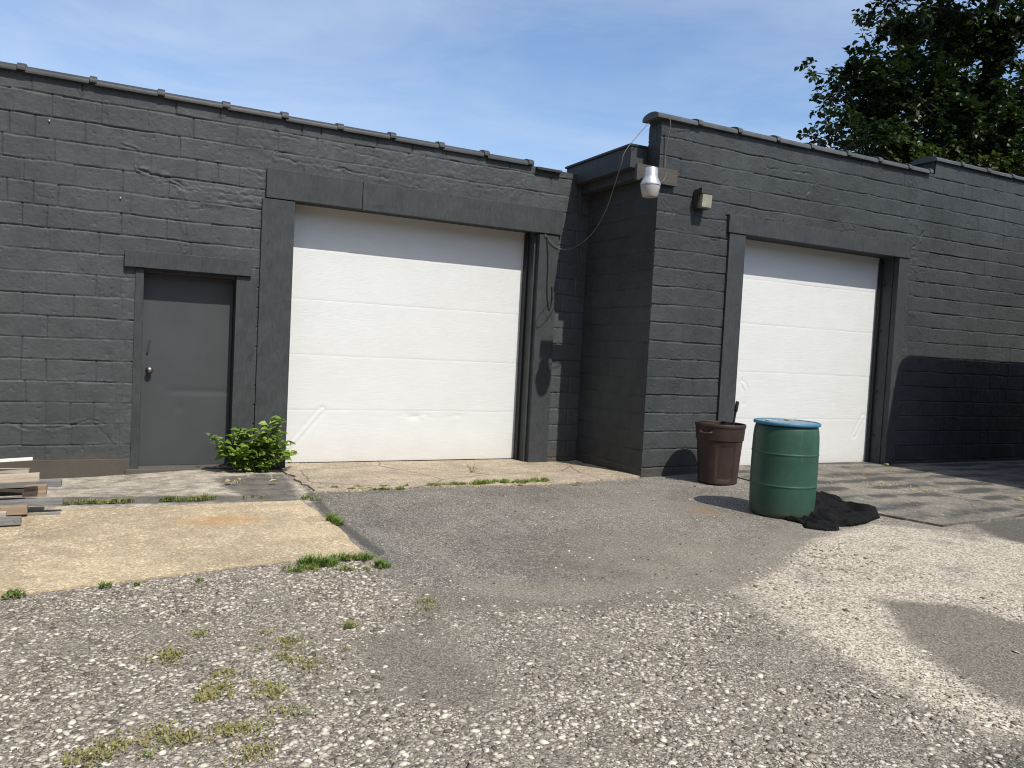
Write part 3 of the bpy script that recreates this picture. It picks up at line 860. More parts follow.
slab('concrete_pad', MAT['pad'], [(-9, 4.2), (-.54, 4.81), (.6, 5.02), (1.50, 5.16), (1.53, 5.6), (1.46, 6.98), (.86, 6.99), (-9, 6.99)], .010, 'tan concrete pad in front of the grey side door', seed=1)
slab('apron', MAT['apron'], [(1.64, 7.30), (2.7, 7.34), (4.2, 7.27), (5.0, 7.40), (5.50, 7.50), (5.53, 9.35), (1.62, 9.35)], .018, 'cracked concrete apron before the wide white door', seed=2, jag=.03)
slab('apron', MAT['slab'], [(6.62, 7.52), (6.60, 6.2), (6.66, 5.2), (6.85, 4.60), (8.2, 4.72), (9.6, 4.8), (16, 4.9), (16, 7.9), (9.8, 7.9), (6.62, 7.9)], .020, 'tyre stained concrete apron before the narrower white door', seed=5)

# loose and embedded chips close to the camera: nobody could count them
def icosa():
    bm = bmesh.new(); bmesh.ops.create_icosphere(bm, subdivisions=1, radius=1)
    v = np.array([x.co[:] for x in bm.verts]); f = np.array([[q.index for q in x.verts] for x in bm.faces]); bm.free()
    return v, f


IV, IF = icosa()


def chips(n_try, xr, yr, size, dens, seed, pale):
    g = np.random.default_rng(seed)
    x = g.uniform(*xr, n_try); y = g.uniform(*yr, n_try)
    w = dens(x, y)
    k = g.uniform(0, 1, n_try) < w
    # only where the camera's neighbourhood sees them
    vx = x * math.cos(YAW) - y * math.sin(YAW); vy = x * math.sin(YAW) + y * math.cos(YAW)
    k &= (np.abs(vx) < .72 * vy + .5) & (vy > 1.6)
    x, y = x[k], y[k]; n = len(x)
    s = size * np.minimum(np.exp(g.normal(0, .42, n)), 2.2)
    z = ground_z(x, y) + s * .05
    sc = np.stack([s * g.uniform(.8, 1.3, n), s * g.uniform(.6, 1.0, n), s * g.uniform(.17, .32, n)], -1)
    V = IV[None] * (1 + g.uniform(-.28, .28, (n, len(IV), 1)))
    V = V * sc[:, None]
    a = g.uniform(0, 2 * np.pi, n); ca, sa = np.cos(a)[:, None], np.sin(a)[:, None]
    tl = g.normal(0, .25, n)[:, None]
    X_ = V[..., 0] * ca - V[..., 1] * sa; Y_ = V[..., 0] * sa + V[..., 1] * ca; Z_ = V[..., 2] + tl * X_ * .5
    P = np.stack([X_ + x[:, None], Y_ + y[:, None], Z_ + z[:, None]], -1)
    Fc = IF[None] + (np.arange(n) * len(IV))[:, None, None]
    sh = np.clip(g.beta(1.15, 1.15, n) * .95 + pale, 0, 1)
    return P.reshape(-1, 3), Fc.reshape(-1, 3), np.repeat(sh, len(IV))


asphP = [(1.62, 7.3), (6.6, 7.3), (6.65, 5.35)] + Gp((800, 543), (770, 566), (720, 583), (640, 590), (560, 602), (480, 594), (410, 589), (374, 556), (345, 530))
sandPs = [Gp((352, 640), (400, 632), (460, 655), (512, 690), (500, 712), (440, 706), (380, 690)), Gp((410, 588), (480, 592), (560, 600), (720, 583), (715, 594), (600, 612), (480, 612), (425, 618))]
padP = [(-9, 4.2), (-.54, 4.81), (.6, 5.02), (1.50, 5.16), (1.53, 5.6), (1.46, 6.98), (-9, 6.99)]
smP = Gp((885, 601), (960, 607), (1040, 628), (1200, 670), (1200, 760), (1024, 706), (955, 668), (915, 640))
fiP = Gp((735, 592), (775, 572), (815, 540), (870, 524), (945, 531), (1040, 545), (1100, 570), (1100, 640), (1030, 626), (960, 606), (885, 600), (905, 640), (940, 668), (1000, 705), (1060, 722), (1000, 735), (935, 708), (870, 672), (800, 632))


def dens_big(x, y):
    d = np.clip(.60 + 1.7 * fbm(x * 1.5, y * 1.5, 55, 5, .6), .06, 1)
    nz = .10 * fbm(x * 5, y * 5, 56, 3)
    d = d * ss(.05, -.10, poly_sd(x, y, asphP) + nz) * (poly_sd(x, y, padP) < -.02)
    for q in sandPs: d = d * (1 - .88 * ss(-.18, .12, poly_sd(x, y, q) + nz))
    d = d * (1 - .97 * ss(-.10, .06, poly_sd(x, y, smP) + nz)) * (1 - .75 * ss(-.15, .1, poly_sd(x, y, fiP) + nz))
    return d * (y < 5.3)


parts = [chips(56000, (-1.6, 5.2), (1.2, 5.3), .0094, dens_big, 1, 0.0), chips(34000, (-1.6, 5.2), (1.2, 5.3), .0066, dens_big, 2, -.05),
         chips(5200, (1.5, 7.5), (1.6, 5.6), .0065, lambda x, y: np.where(poly_sd(x, y, fiP) > 0, .9, .0), 3, .15)]
off = 0; VV, FF, SS = [], [], []
for a, b, c in parts:
    VV.append(a); FF.append(b + off); SS.append(c); off += len(a)
me = np_mesh('gravel', np.concatenate(VV), np.concatenate(FF))
at = me.attributes.new('shade', 'FLOAT', 'POINT'); at.data.foreach_set('value', np.concatenate(SS).astype(np.float32))
t = NT('limestone_chips'); sh = t.n('Attribute', attribute_name='shade').outputs['Fac']
c = t.ramp(sh, [(0.0, (0.10, 0.085, 0.068)), (0.25, (0.23, 0.198, 0.158)), (0.5, (0.375, 0.33, 0.268)), (0.8, (0.54, 0.49, 0.41)), (1.0, (0.72, 0.67, 0.58))])
c = t.mix(1.0, c, t.ramp(t.noise(t.pos(), 160, 3), [(0.3, 0.8), (0.7, 1.15)]), 'MULTIPLY')
MAT['chips'] = t.bsdf(c, 0.85, None, 0.25)
tag(link('gravel', me, MAT['chips']), 'pale limestone chips bedded in the dark binder of the yard', None, None, 'stuff')

# ================================================================== grass
def blades(clumps, seed, n_per=26):
    """clumps: (x, y, radius, height, dryness, count)"""
    g = np.random.default_rng(seed)
    V, Fc, S = [], [], []
    for cx, cy, rad, hgt, dry, cnt in clumps:
        for _ in range(cnt):
            a = g.uniform(0, 2 * math.pi); r = rad * math.sqrt(g.uniform(0, 1))
            x, y = cx + r * math.cos(a), cy + r * math.sin(a) * .8
            z = float(ground_z(np.array([x]), np.array([y]))[0]) + .012
            h = hgt * g.uniform(.45, 1.15) * (1 - .35 * r / rad)
            az = g.uniform(0, 2 * math.pi); lean = g.uniform(.25, 1.2) * h
            w = g.uniform(.0022, .0048) * (1 + 3 * hgt)
            dx, dy = math.cos(az), math.sin(az)
            b = len(V)
            for q, (f, ww) in enumerate(((0, 1), (.45, .85), (.8, .5), (1, .08))):
                px, py, pz = x + dx * lean * f * f, y + dy * lean * f * f, z + h * (f - .22 * f * f)
                V.append((px - dy * w * ww, py + dx * w * ww, pz)); V.append((px + dy * w * ww, py - dx * w * ww, pz))
            for q in range(3): Fc.append((b + 2 * q, b + 2 * q + 1, b + 2 * q + 3, b + 2 * q + 2))
            s = min(1, max(0, g.normal(dry, .18))); S += [s] * 8
    me = np_mesh('grass', V, Fc)
    at = me.attributes.new('shade', 'FLOAT', 'POINT'); at.data.foreach_set('value', np.array(S, np.float32))
    return me


MAT['grass'] = m_leaf('grass_blades', (0.11, 0.205, 0.035), (0.34, 0.285, 0.12), .3)
cl = []
def seam(p0, p1, n, rad, h, dry, cnt):
    h *= 1.35
    a, b = on_ground(*p0), on_ground(*p1)
    for i in range(n):
        f = (i + random.random()) / n
        q = a.lerp(b, f)
        cl.append((q.x + random.uniform(-.02, .02), q.y + random.uniform(-.03, .03), rad * random.uniform(.6, 1.3), h * random.uniform(.6, 1.2), dry, cnt))
seam((62, 505), (132, 503), 12, .045, .035, .50, 40)
seam((160, 502), (212, 500), 9, .05, .045, .35, 50)
seam((240, 500), (260, 498), 3, .02, .03, .4, 16)
seam((432, 487), (548, 483), 20, .055, .05, .30, 55)
seam((470, 484), (548, 482), 10, .06, .055, .35, 50)
seam((310, 490), (430, 487), 10, .03, .03, .4, 26)
seam((345, 491), (405, 490), 14, .035, .03, .38, 32)
seam((318, 501), (300, 499), 4, .03, .035, .35, 28)
seam((327, 520), (342, 526), 4, .05, .06, .15, 50)
seam((290, 573), (338, 566), 7, .045, .035, .25, 45)
seam((312, 566), (326, 566), 3, .06, .075, .08, 70)
seam((335, 562), (372, 560), 6, .05, .05, .2, 45)
seam((372, 566), (386, 568), 2, .04, .05, .12, 45)
seam((300, 571), (388, 571), 6, .04, .025, .45, 26)
seam((0, 599), (20, 597), 3, .03, .035, .2, 36)
seam((104, 588), (112, 588), 1, .035, .045, .1, 40)
seam((140, 586), (148, 585), 1, .02, .02, .2, 20); seam((195, 582), (205, 582), 1, .03, .02, .25, 24)
me = blades(cl, 3)
tag(link('grass', me, MAT['grass']), 'green grass tufts sprouting along the slab seams', None, None, 'stuff')
cl = []
for px, py, rx, n in ((165, 660, 22, 9), (290, 646, 26, 10), (302, 665, 24, 10), (262, 692, 22, 7), (285, 715, 12, 4), (215, 690, 16, 5), (221, 676, 10, 3), (350, 628, 10, 3),
                      (240, 731, 26, 11), (172, 741, 30, 13), (126, 750, 30, 9), (255, 757, 28, 8), (80, 762, 22, 6), (428, 603, 10, 4), (424, 611, 8, 2), (199, 636, 9, 3), (210, 700, 14, 4)):
    for _ in range(int(n * 1.5)):
        q = on_ground(px + random.gauss(0, .52) * rx, py + random.gauss(0, .17) * rx)
        cl.append((q.x, q.y, random.uniform(.03, .085), random.uniform(.012, .026), random.uniform(.5, 1.05), random.randint(10, 26)))
q = on_ground(350, 629); cl.append((q.x, q.y, .035, .035, .3, 40))
me = blades(cl, 9)
tag(link('dry_grass', me, MAT['grass']), 'low yellowing grass growing through the chip seal', None, None, 'stuff')


# dark crumbs and pebbles lying loose on the smooth asphalt
V_, F_, S_, o_ = [], [], [], 0
gp = np.random.default_rng(44)
for _ in range(260):
    q = on_ground(gp.uniform(400, 800), gp.uniform(492, 590))
    if poly_sd(np.array([q.x]), np.array([q.y]), asphP)[0] < .05: continue
    k = gp.uniform(.004, .011)
    V_.append(IV * (1 + gp.uniform(-.3, .3, (len(IV), 1))) * np.array([k, k * .8, k * .55]) + np.array([q.x, q.y, q.z + .012])); F_.append(IF + o_); o_ += len(IV)
    S_.append(np.full(len(IV), gp.choice([.02, .1, .3, .6, .95], p=[.35, .2, .15, .15, .15])))
me = np_mesh('grit', np.concatenate(V_), np.concatenate(F_))
at = me.attributes.new('shade', 'FLOAT', 'POINT'); at.data.foreach_set('value', np.concatenate(S_).astype(np.float32))
tag(link('grit', me, MAT['chips']), 'loose grit scattered over the smooth asphalt patch', None, None, 'stuff')


# ================================================================== leafy things
def leaf_mesh(name, leaves, shade, fold=.25):
    """leaves: centre, direction, normal, length, width -> folded pointed leaves (6 vertices, 4 faces)"""
    c, d, n, L, W = leaves
    d = d / np.linalg.norm(d, axis=1, keepdims=True)
    s = np.cross(d, n); s /= np.linalg.norm(s, axis=1, keepdims=True) + 1e-9
    n = np.cross(s, d)
    L = L[:, None]; W = W[:, None]
    P = [c, c + d * L * .38 + s * W * .5 + n * W * fold, c + d * L * .42, c + d * L * .38 - s * W * .5 + n * W * fold,
         c + d * L - n * L * .10, c + d * L * .72 + s * W * .34 + n * W * fold * .6, c + d * L * .72 - s * W * .34 + n * W * fold * .6]
    V = np.stack(P, 1).reshape(-1, 3)
    k = (np.arange(len(c)) * 7)[:, None]
    F = np.concatenate([k + np.array([[0, 1, 2, 2]])[:, :3], k + np.array([[0, 2, 3]]), k + np.array([[1, 5, 2]]), k + np.array([[2, 6, 3]]), k + np.array([[5, 4, 2]]), k + np.array([[2, 4, 6]])])
    me = np_mesh(name, V, F)
    at = me.attributes.new('shade', 'FLOAT', 'POINT'); at.data.foreach_set('value', np.repeat(shade, 7).astype(np.float32))
    return me


# shrub between the two doors
MAT['shrub'] = m_leaf('shrub_leaves', (0.105, 0.185, 0.028), (0.26, 0.36, 0.075), .3, .4)
MAT['stem'] = m_simple('green_stem', (0.07, 0.085, 0.035), .7)
SX, SY = 1.31, 8.80
sb = thing('shrub', 'bright green leafy shrub growing at the wall base between the two doors', 'shrub', (SX, SY, -.05))
g = np.random.default_rng(5)
st = MB(); C_, D_, N_, L_, W_, S_ = [], [], [], [], [], []
tops = [(-.44, .36), (-.36, .30), (-.30, .16), (-.22, .38), (-.14, .42), (-.06, .42), (.02, .40), (.08, .34), (.12, .48), (.20, .56), (.26, .52), (.24, .38), (.30, .28), (.36, .20), (-.10, .24), (.05, .22), (.16, .2), (-.2, .2), (.34, .12), (.42, .14), (-.02, .30), (.18, .34)]
for tx, tz in tops:
    b = Vector((SX + tx * .35 + g.normal(0, .03), SY + g.normal(0, .03), -.04))
    e = Vector((SX + tx + g.normal(0, .02), SY + g.uniform(-.22, .06), tz - .01))
    mid = b.lerp(e, .5) + Vector((0, 0, .06))
    path = smooth_path([b, mid, e], 6)
    st.tube(path, [.006 * (1 - .7 * i / len(path)) for i in range(len(path))], 6)
    for i in range(2, len(path)):
        for _ in range(3 if tz > .2 else 2):
            q = path[i]
            az = g.uniform(0, 2 * math.pi)
            d = np.array([math.cos(az), math.sin(az) - .25, g.uniform(-.25, .45)])
            C_.append((q.x + g.normal(0, .022), q.y + g.normal(0, .022), q.z + g.normal(0, .018))); D_.append(d)
            N_.append((g.normal(0, .35), g.normal(-.25, .3), 1)); l = g.uniform(.05, .11); L_.append(l); W_.append(l * g.uniform(.55, .78)); S_.append(g.uniform(0, 1))
st.build('stem', MAT['stem'], sb, smooth=True)
me = leaf_mesh('foliage', tuple(map(np.array, (C_, D_, N_, L_, W_))), np.array(S_))
link('foliage', me, MAT['shrub'], sb)

# thin weed before the wide door
q = on_ground(472, 474)
wd = thing('weed', 'thin dry weed stalk on the apron before the wide white door', 'weed', q)
st = MB(); C_, D_, N_, L_, W_, S_ = [], [], [], [], [], []
for k in range(6):
    e = q + Vector((g.uniform(-.10, .08), g.uniform(-.05, .05), g.uniform(.05, .13)))
    path = smooth_path([q, q.lerp(e, .5) + Vector((0, 0, .02)), e], 5); st.tube(path, .002, 5)
    for _ in range(7):
        p = path[g.integers(3, len(path))]
        C_.append(tuple(p)); D_.append((g.normal(), g.normal(), .2)); N_.append((g.normal(0, .3), g.normal(0, .3), 1)); L_.append(.022); W_.append(.011); S_.append(g.uniform(.4, 1))
st.build('stem', MAT['stem'], wd, smooth=True)
link('foliage', leaf_mesh('foliage', tuple(map(np.array, (C_, D_, N_, L_, W_))), np.array(S_)), MAT['grass'], wd)

# trees behind the right wing
MAT['bark'] = m_simple('dark_bark', (0.026, 0.022, 0.018), .9, .3, 6, .6, 18, .2, 0, (4, 4, 1))
MAT['tree'] = m_leaf('tree_leaves', (0.012, 0.024, 0.010), (0.034, 0.060, 0.018), .22, .45)
MAT['pale_tree'] = m_leaf('pale_tree_leaves', (0.026, 0.044, 0.012), (0.075, 0.098, 0.028), .35, .5)


def make_tree(name, label, base, trunk_top, limbs, leafmat, leaf_len, twig_n, leaves_per, seed, spread):
    g = np.random.default_rng(seed)
    root = thing(name, label, 'tree', base)
    base = Vector(base); tt = Vector(trunk_top)
    m = MB()
    path = smooth_path([base, base.lerp(tt, .35) + Vector((.15, 0, 0)), base.lerp(tt, .7) + Vector((-.1, .1, 0)), tt], 6)
    m.tube(path, [.26 - .17 * i / len(path) for i in range(len(path))], 12)
    m.build('trunk', MAT['bark'], root, smooth=True)
    lm = MB(); C_, D_, N_, L_, W_, S_ = [], [], [], [], [], []

    def twig(q, d, ln, shade):
        nl = max(4, int(leaves_per * ln))
        side = Vector((-d.y, d.x, 0)).normalized()
        e = q + d * ln
        if ln > .25: lm.tube([q, q.lerp(e, .5) + Vector((0, 0, .03)), e], [.008, .006, .003], 4)
        for i in range(nl):
            f = (i + g.uniform(0, 1)) / nl
            p = q.lerp(e, f) + Vector((0, 0, .03 * math.sin(f * 3.1)))
            sg = 1 if i % 2 else -1
            dd = d * g.uniform(.2, .9) + side * sg * g.uniform(.4, 1) + Vector((0, 0, g.normal(-.15, .35)))
            C_.append(tuple(p + Vector(tuple(g.normal(0, .03, 3))))); D_.append(tuple(dd))
            N_.append((g.normal(0, .45), g.normal(0, .45), 1)); l = leaf_len * g.uniform(.65, 1.3)
            L_.append(l); W_.append(l * g.uniform(.55, .8)); S_.append(min(1, max(0, shade + g.normal(0, .2))))
    for (f0, tip, dens) in limbs:
        tip = Vector(tip)
        q0 = path[int(f0 * (len(path) - 1))]
        ln = (tip - q0).length
        mid = q0.lerp(tip, .5) + Vector((g.normal(0, .08), g.normal(0, .08), g.uniform(.02, .12))) * ln
        lp = smooth_path([q0, mid, tip], 9)
        lm.tube(lp, [max(.009, .055 * (1 - i / len(lp))) for i in range(len(lp))], 6)
        for i in range(3, len(lp)):
            f = i / (len(lp) - 1)
            for _ in range(max(1, int(twig_n * dens * (0.5 + .7 * f)))):
                dirn = (lp[i] - lp[i - 1]).normalized()
                a = Vector(tuple(g.normal(0, 1, 3))).normalized()
                d = (dirn * g.uniform(.1, .9) + a * .9 + Vector((0, 0, .12))).normalized()
                r = spread * (1.15 - .75 * f) * g.uniform(.35, 1)
                shade = g.uniform(.15, .7)
                p = lp[i] + Vector(tuple(g.normal(0, .06, 3)))
                twig(p, d, r * .8, shade)
                for _ in range(3):
                    b = Vector(tuple(g.normal(0, 1, 3))).normalized()
                    twig(p + d * r * g.uniform(.25, .9), (d * .6 + b).normalized(), r * g.uniform(.25, .5), shade)
    lm.build('limbs', MAT['bark'], root, smooth=True)
    link('crown', leaf_mesh('crown', tuple(map(np.array, (C_, D_, N_, L_, W_))), np.array(S_), .18), leafmat, root)
    return len(C_)


def far(px, py, depth):
    r = survey_ray(px, py)
    return CAM + r * depth


TD = 19.0
tb = far(1003, 170, TD); base = (tb.x, tb.y, 0)
lim = []
gg = np.random.default_rng(8)
for px, py, d in ((848, 70, .8), (860, 84, .9), (850, 104, .9), (866, 112, .9), (872, 138, .9), (858, 134, .9), (878, 72, .9), (888, 30, .9), (811, 72, .4), (818, 100, .55), (812, 136, .5), (842, 88, .6), (838, 112, .6), (832, 132, .6), (852, 142, .6), (868, 18, .4), (890, 2, .6), (910, -25, .8), (856, 120, .9), (872, 48, .5), (880, 95, 1.2), (885, 125, .8), (905, 60, 1.2),
                  (930, 20, 1.3), (940, 90, 1.2), (930, 118, .8), (960, 40, 1.3), (965, 110, 1.0), (980, -20, 1.3), (1000, 60, 1.3), (1010, 120, 1.2), (1030, 20, 1.3), (1040, 90, 1.2), (1060, 50, 1.2),
                  (955, -60, 1.2), (1020, -90, 1.2), (1080, -30, 1.2), (1100, 60, 1.2), (1110, 130, 1.1), (915, 100, .9), (985, 85, 1.2), (1050, 140, 1.1), (1000, -140, 1.0), (1070, -110, 1.0), (930, -90, .9), (1140, 0, 1.0), (900, 30, 1.0)):
    dep = TD + gg.uniform(-2.6, 2.2)
    lim.append((min(.95, max(.25, .55 + (80 - py) / 260 + gg.uniform(-.1, .1))), far(px, py, dep), d))
n1 = make_tree('tree', 'tall dark green leafy tree rising behind the forward wing', base, tuple(far(1000, -60, TD)), lim, MAT['tree'], .145, 4.4, 15, 12, 1.2)
# a paler tree lower down, farther off
TD2 = 17.6
tb = far(905, 190, TD2)
lim = []
for px, py in ((884, 146), (900, 136), (912, 148), (930, 152), (905, 158), (950, 148), (968, 152), (990, 162), (1012, 160), (1022, 168), (955, 165), (1040, 160), (890, 160), (940, 140)):
    lim.append((gg.uniform(.5, .95), far(px, py, TD2 + gg.uniform(-.6, .9)), .8))
n2 = make_tree('tree', 'paler yellow green tree low against the tall dark tree just above the roof edge', (tb.x, tb.y, 0), tuple(far(930, 160, TD2)), lim, MAT['pale_tree'], .13, 2.2, 9, 15, .8)
print('leaves', n1, n2)

# ================================================================== green drum
def m_drum():
    t = NT('green_plastic'); p = t.pos()
    n = t.noise(p, 5, 6, .7); sc = t.noise(t.vec(p, (3, 3, .8)), 7, 6, .75)
    c = t.mix(t.ramp(n, [(0.3, 0.0), (0.7, 1.0)]), (0.019, 0.062, 0.042), (0.029, 0.086, 0.060))
    c = t.mix(t.ramp(sc, [(0.56, 0.0), (0.75, 0.35)]), c, (0.10, 0.15, 0.12))
    z = t.n('SeparateXYZ', i_Vector=p).outputs[2]
    c = t.mix(t.ramp(t.math('ADD', z, t.math('MULTIPLY', t.noise(p, 6, 5), .25)), [(0.10, .55), (0.30, 0.0)]), c, (0.10, 0.10, 0.075))
    return t.bsdf(c, t.fmix(sc, .35, .6), t.bump(sc, .12, .003), .4)


MAT['drum'] = m_drum()
MAT['lid'] = m_simple('blue_plastic', (0.050, 0.165, 0.28), .45, .15, 7)
MAT['lid_top'] = m_simple('dusty_lid', (0.20, 0.25, 0.27), .6, .25, 6)
dz = .008
DC = Vector((5.655, 5.415, float(ground_z(np.array([5.655]), np.array([5.415]))[0]) + dz))
dm = thing('drum', 'green plastic drum with a blue rim standing before the narrower overhead door', 'drum', DC)
pr = [(.235, 0), (.268, .004), (.284, .018), (.290, .05), (.297, .12), (.301, .245)]
def hoop(z): return [(.3015, z - .014), (.302, z - .009), (.3055, z - .004), (.3065, z + .001), (.3055, z + .005), (.302, z + .010), (.3015, z + .016)]
pr += hoop(.285) + [(.303, .36), (.303, .46)] + hoop(.565) + [(.3005, .64), (.297, .72), (.291, .775), (.282, .805), (.272, .815)]
MB().lathe(pr, DC, 64, zk=1.055).build('body', MAT['drum'], dm, angle=50)
MB().lathe([(.271, .815), (.298, .815), (.304, .820), (.305, .835), (.300, .842), (.290, .845), (.283, .844), (.281, .838)], DC, 64, False, False, 1.055).build('rim', MAT['lid'], dm, angle=50)
MB().lathe([(.02, .8335), (.16, .8345), (.24, .833), (.255, .836), (.275, .838), (.282, .836), (.2825, .82)], DC, 64, True, False, 1.055).build('lid', MAT['lid_top'], dm, angle=50)
MAT['bung'] = m_simple('bung_plastic', (0.32, 0.33, 0.31), .5, .2, 10)
for bx, by, r0 in ((-.17, .03, .055), (.16, .13, .042)):
    MB().lathe([(r0, .835), (r0, .847), (r0 * .8, .851), (r0 * .75, .845), (.01, .845)], DC + Vector((bx, by, 0)), 24, False, True, 1.055).build('bung', MAT['bung'], dm, angle=40)

# ================================================================== trash can
MAT['can'] = m_simple('brown_plastic', (0.038, 0.022, 0.0175), .6, .45, 6, .12, 40, .4, 0, (1, 1, .5))
TC = Vector((6.215, 6.95, 0)); TC.z = float(ground_z(np.array([TC.x]), np.array([TC.y]))[0]) + .012
tc = thing('trash_can', 'tall brown plastic trash can with an open top beside the wall corner', 'trash can', TC)
hc = .675; bm = bmesh.new(); n = 72; rings = []
def can_r(z): return .222 + .050 * z / hc + (.010 if z > .50 else .0)
lev = [0, .01, .03, .06, .10, .14, .2, .26, .32, .38, .44, .485, .499, .505, .52, .56, .60, .64, hc]
for z in lev:
    row = []
    for k in range(n):
        a = 2 * math.pi * k / n
        r = can_r(z) - (.012 if z == 0 else 0)
        ph = (k % 18)                      # four recessed panels
        if .06 <= z <= .44 and 4 <= ph <= 13: r -= .022 if (.1 <= z <= .38 and 5 <= ph <= 12) else .010
        row.append(bm.verts.new((TC.x + r * math.cos(a + .45), TC.y + r * math.sin(a + .45), TC.z + z)))
    rings.append(row)
for z in (hc, hc - .2, .03):                # inside
    rings.append([bm.verts.new((TC.x + (can_r(z) - .012) * math.cos(2 * math.pi * k / n + .45), TC.y + (can_r(z) - .012) * math.sin(2 * math.pi * k / n + .45), TC.z + z)) for k in range(n)])
for a, b in zip(rings[:-1], rings[1:]):
    for k in range(n): bm.faces.new((a[k], a[(k + 1) % n], b[(k + 1) % n], b[k]))
bm.faces.new(list(reversed(rings[0]))); bm.faces.new(rings[-1])
q = MB(); q.bm.free(); q.bm = bm
q.build('body', MAT['can'], tc, angle=28)
MB().lathe([(.276, .651), (.284, .649), (.287, .657), (.288, .683), (.283, .691), (.272, .691), (.268, .680)], TC, 64, False, False).build('rim', MAT['can'], tc, angle=45)
for sgn, ang in ((1, R(196)), (-1, R(16))):
    u = Vector((math.cos(ang), math.sin(ang), 0)); s = Vector((-u.y, u.x, 0))
    c0 = TC + u * .275 + Vector((0, 0, .60))
    MB().tube(smooth_path([c0 - s * .07, c0 - s * .065 + u * .035 - Vector((0, 0, .01)), c0 + u * .045 - Vector((0, 0, .015)), c0 + s * .065 + u * .035 - Vector((0, 0, .01)), c0 + s * .07], 5), .013, 8).build('handle', MAT['can'], tc, smooth=True)
a = TC + Vector((.12, .02, .05)); b = TC + Vector((.235, .0, .945))
st = MB(); st.tube([a, a.lerp(b, .86)], .012, 10); st.tube([a.lerp(b, .859), a.lerp(b, .87), a.lerp(b, .985), b], [.012, .020, .021, .017], 10)
tag(st.build('broom_stick', MAT['seal'], angle=40), 'black stick with a grip end poking up out of the brown trash can', 'stick')

# ================================================================== crumpled cloth
MAT['cloth'] = m_simple('black_fabric', (0.0085, 0.0085, 0.009), .95, .25, 30, .5, 260, .12)
o2 = Gp((783, 521), (800, 512), (806, 498), (822, 496), (850, 505), (879, 514), (880, 519), (866, 525), (850, 527), (838, 527), (838, 531), (826, 532), (804, 530), (802, 526))
cx = np.array([p[0] for p in o2]); cy = np.array([p[1] for p in o2])
gx = np.arange(cx.min() - .05, cx.max() + .05, .009); gy = np.arange(cy.min() - .05, cy.max() + .05, .009)
X, Y = np.meshgrid(gx, gy)
sd = poly_sd(X, Y, o2) + .02 * fbm(X * 6, Y * 6, 71, 2)
# folds: soft ridges that run across the heap
wx = X + .05 * fbm(X * 5, Y * 5, 72, 3); wy = Y + .05 * fbm(X * 5, Y * 5, 73, 3)
r1 = 1 - np.abs(2 * vnoise(wx * 5.0 + wy * 1.2, wy * 2.6 - wx, 75)) * 1.9
r2 = 1 - np.abs(2 * vnoise(wx * 9.0 - wy * 3, wy * 6.0 + wx * 2, 76)) * 1.9
hump = np.zeros_like(X)
for px, py, rad, hh in ((818, 507, .17, .085), (806, 516, .15, .05), (845, 513, .16, .06), (818, 528, .10, .05), (868, 519, .12, .035), (826, 519, .12, .05)):
    c_ = on_ground(px, py); hump += hh * np.exp(-(((X - c_.x) / rad) ** 2 + ((Y - c_.y) / rad) ** 2))
H = (.016 + hump * (.55 + .75 * r1) + .030 * r2 + .022 * r1) * ss(0, .035, sd)
Zc = ground_z(X, Y) + .012 + np.maximum(H, 0)
sc = sd[:-1, :-1]
me = np_mesh('crumpled_cloth', np.stack([X, Y, Zc], -1).reshape(-1, 3), grid_faces(len(gx), len(gy), sc > .002))
o = link('crumpled_cloth', me, MAT['cloth'], None, True)
tag(o, 'crumpled black cloth lying in a heap against the green drum', 'cloth')
md = o.modifiers.new('thickness', 'SOLIDIFY'); md.thickness = .008; md.offset = -1

# ================================================================== scrap boards
WD = dict(pale=m_wood('pale_board', (0.33, 0.275, 0.215), (0.50, 0.43, 0.345)), tan=m_wood('tan_board', (0.215, 0.155, 0.105), (0.34, 0.26, 0.185)),
          grey=m_wood('grey_board', (0.12, 0.118, 0.115), (0.27, 0.262, 0.25)), white=m_simple('chipped_white_paint', (0.70, 0.69, 0.65), .6, .12, 20),
          brown=m_wood('shade_filler_board', (0.05, 0.04, 0.03), (0.09, 0.07, 0.055)))  # dark tone paints the shaded void between the boards
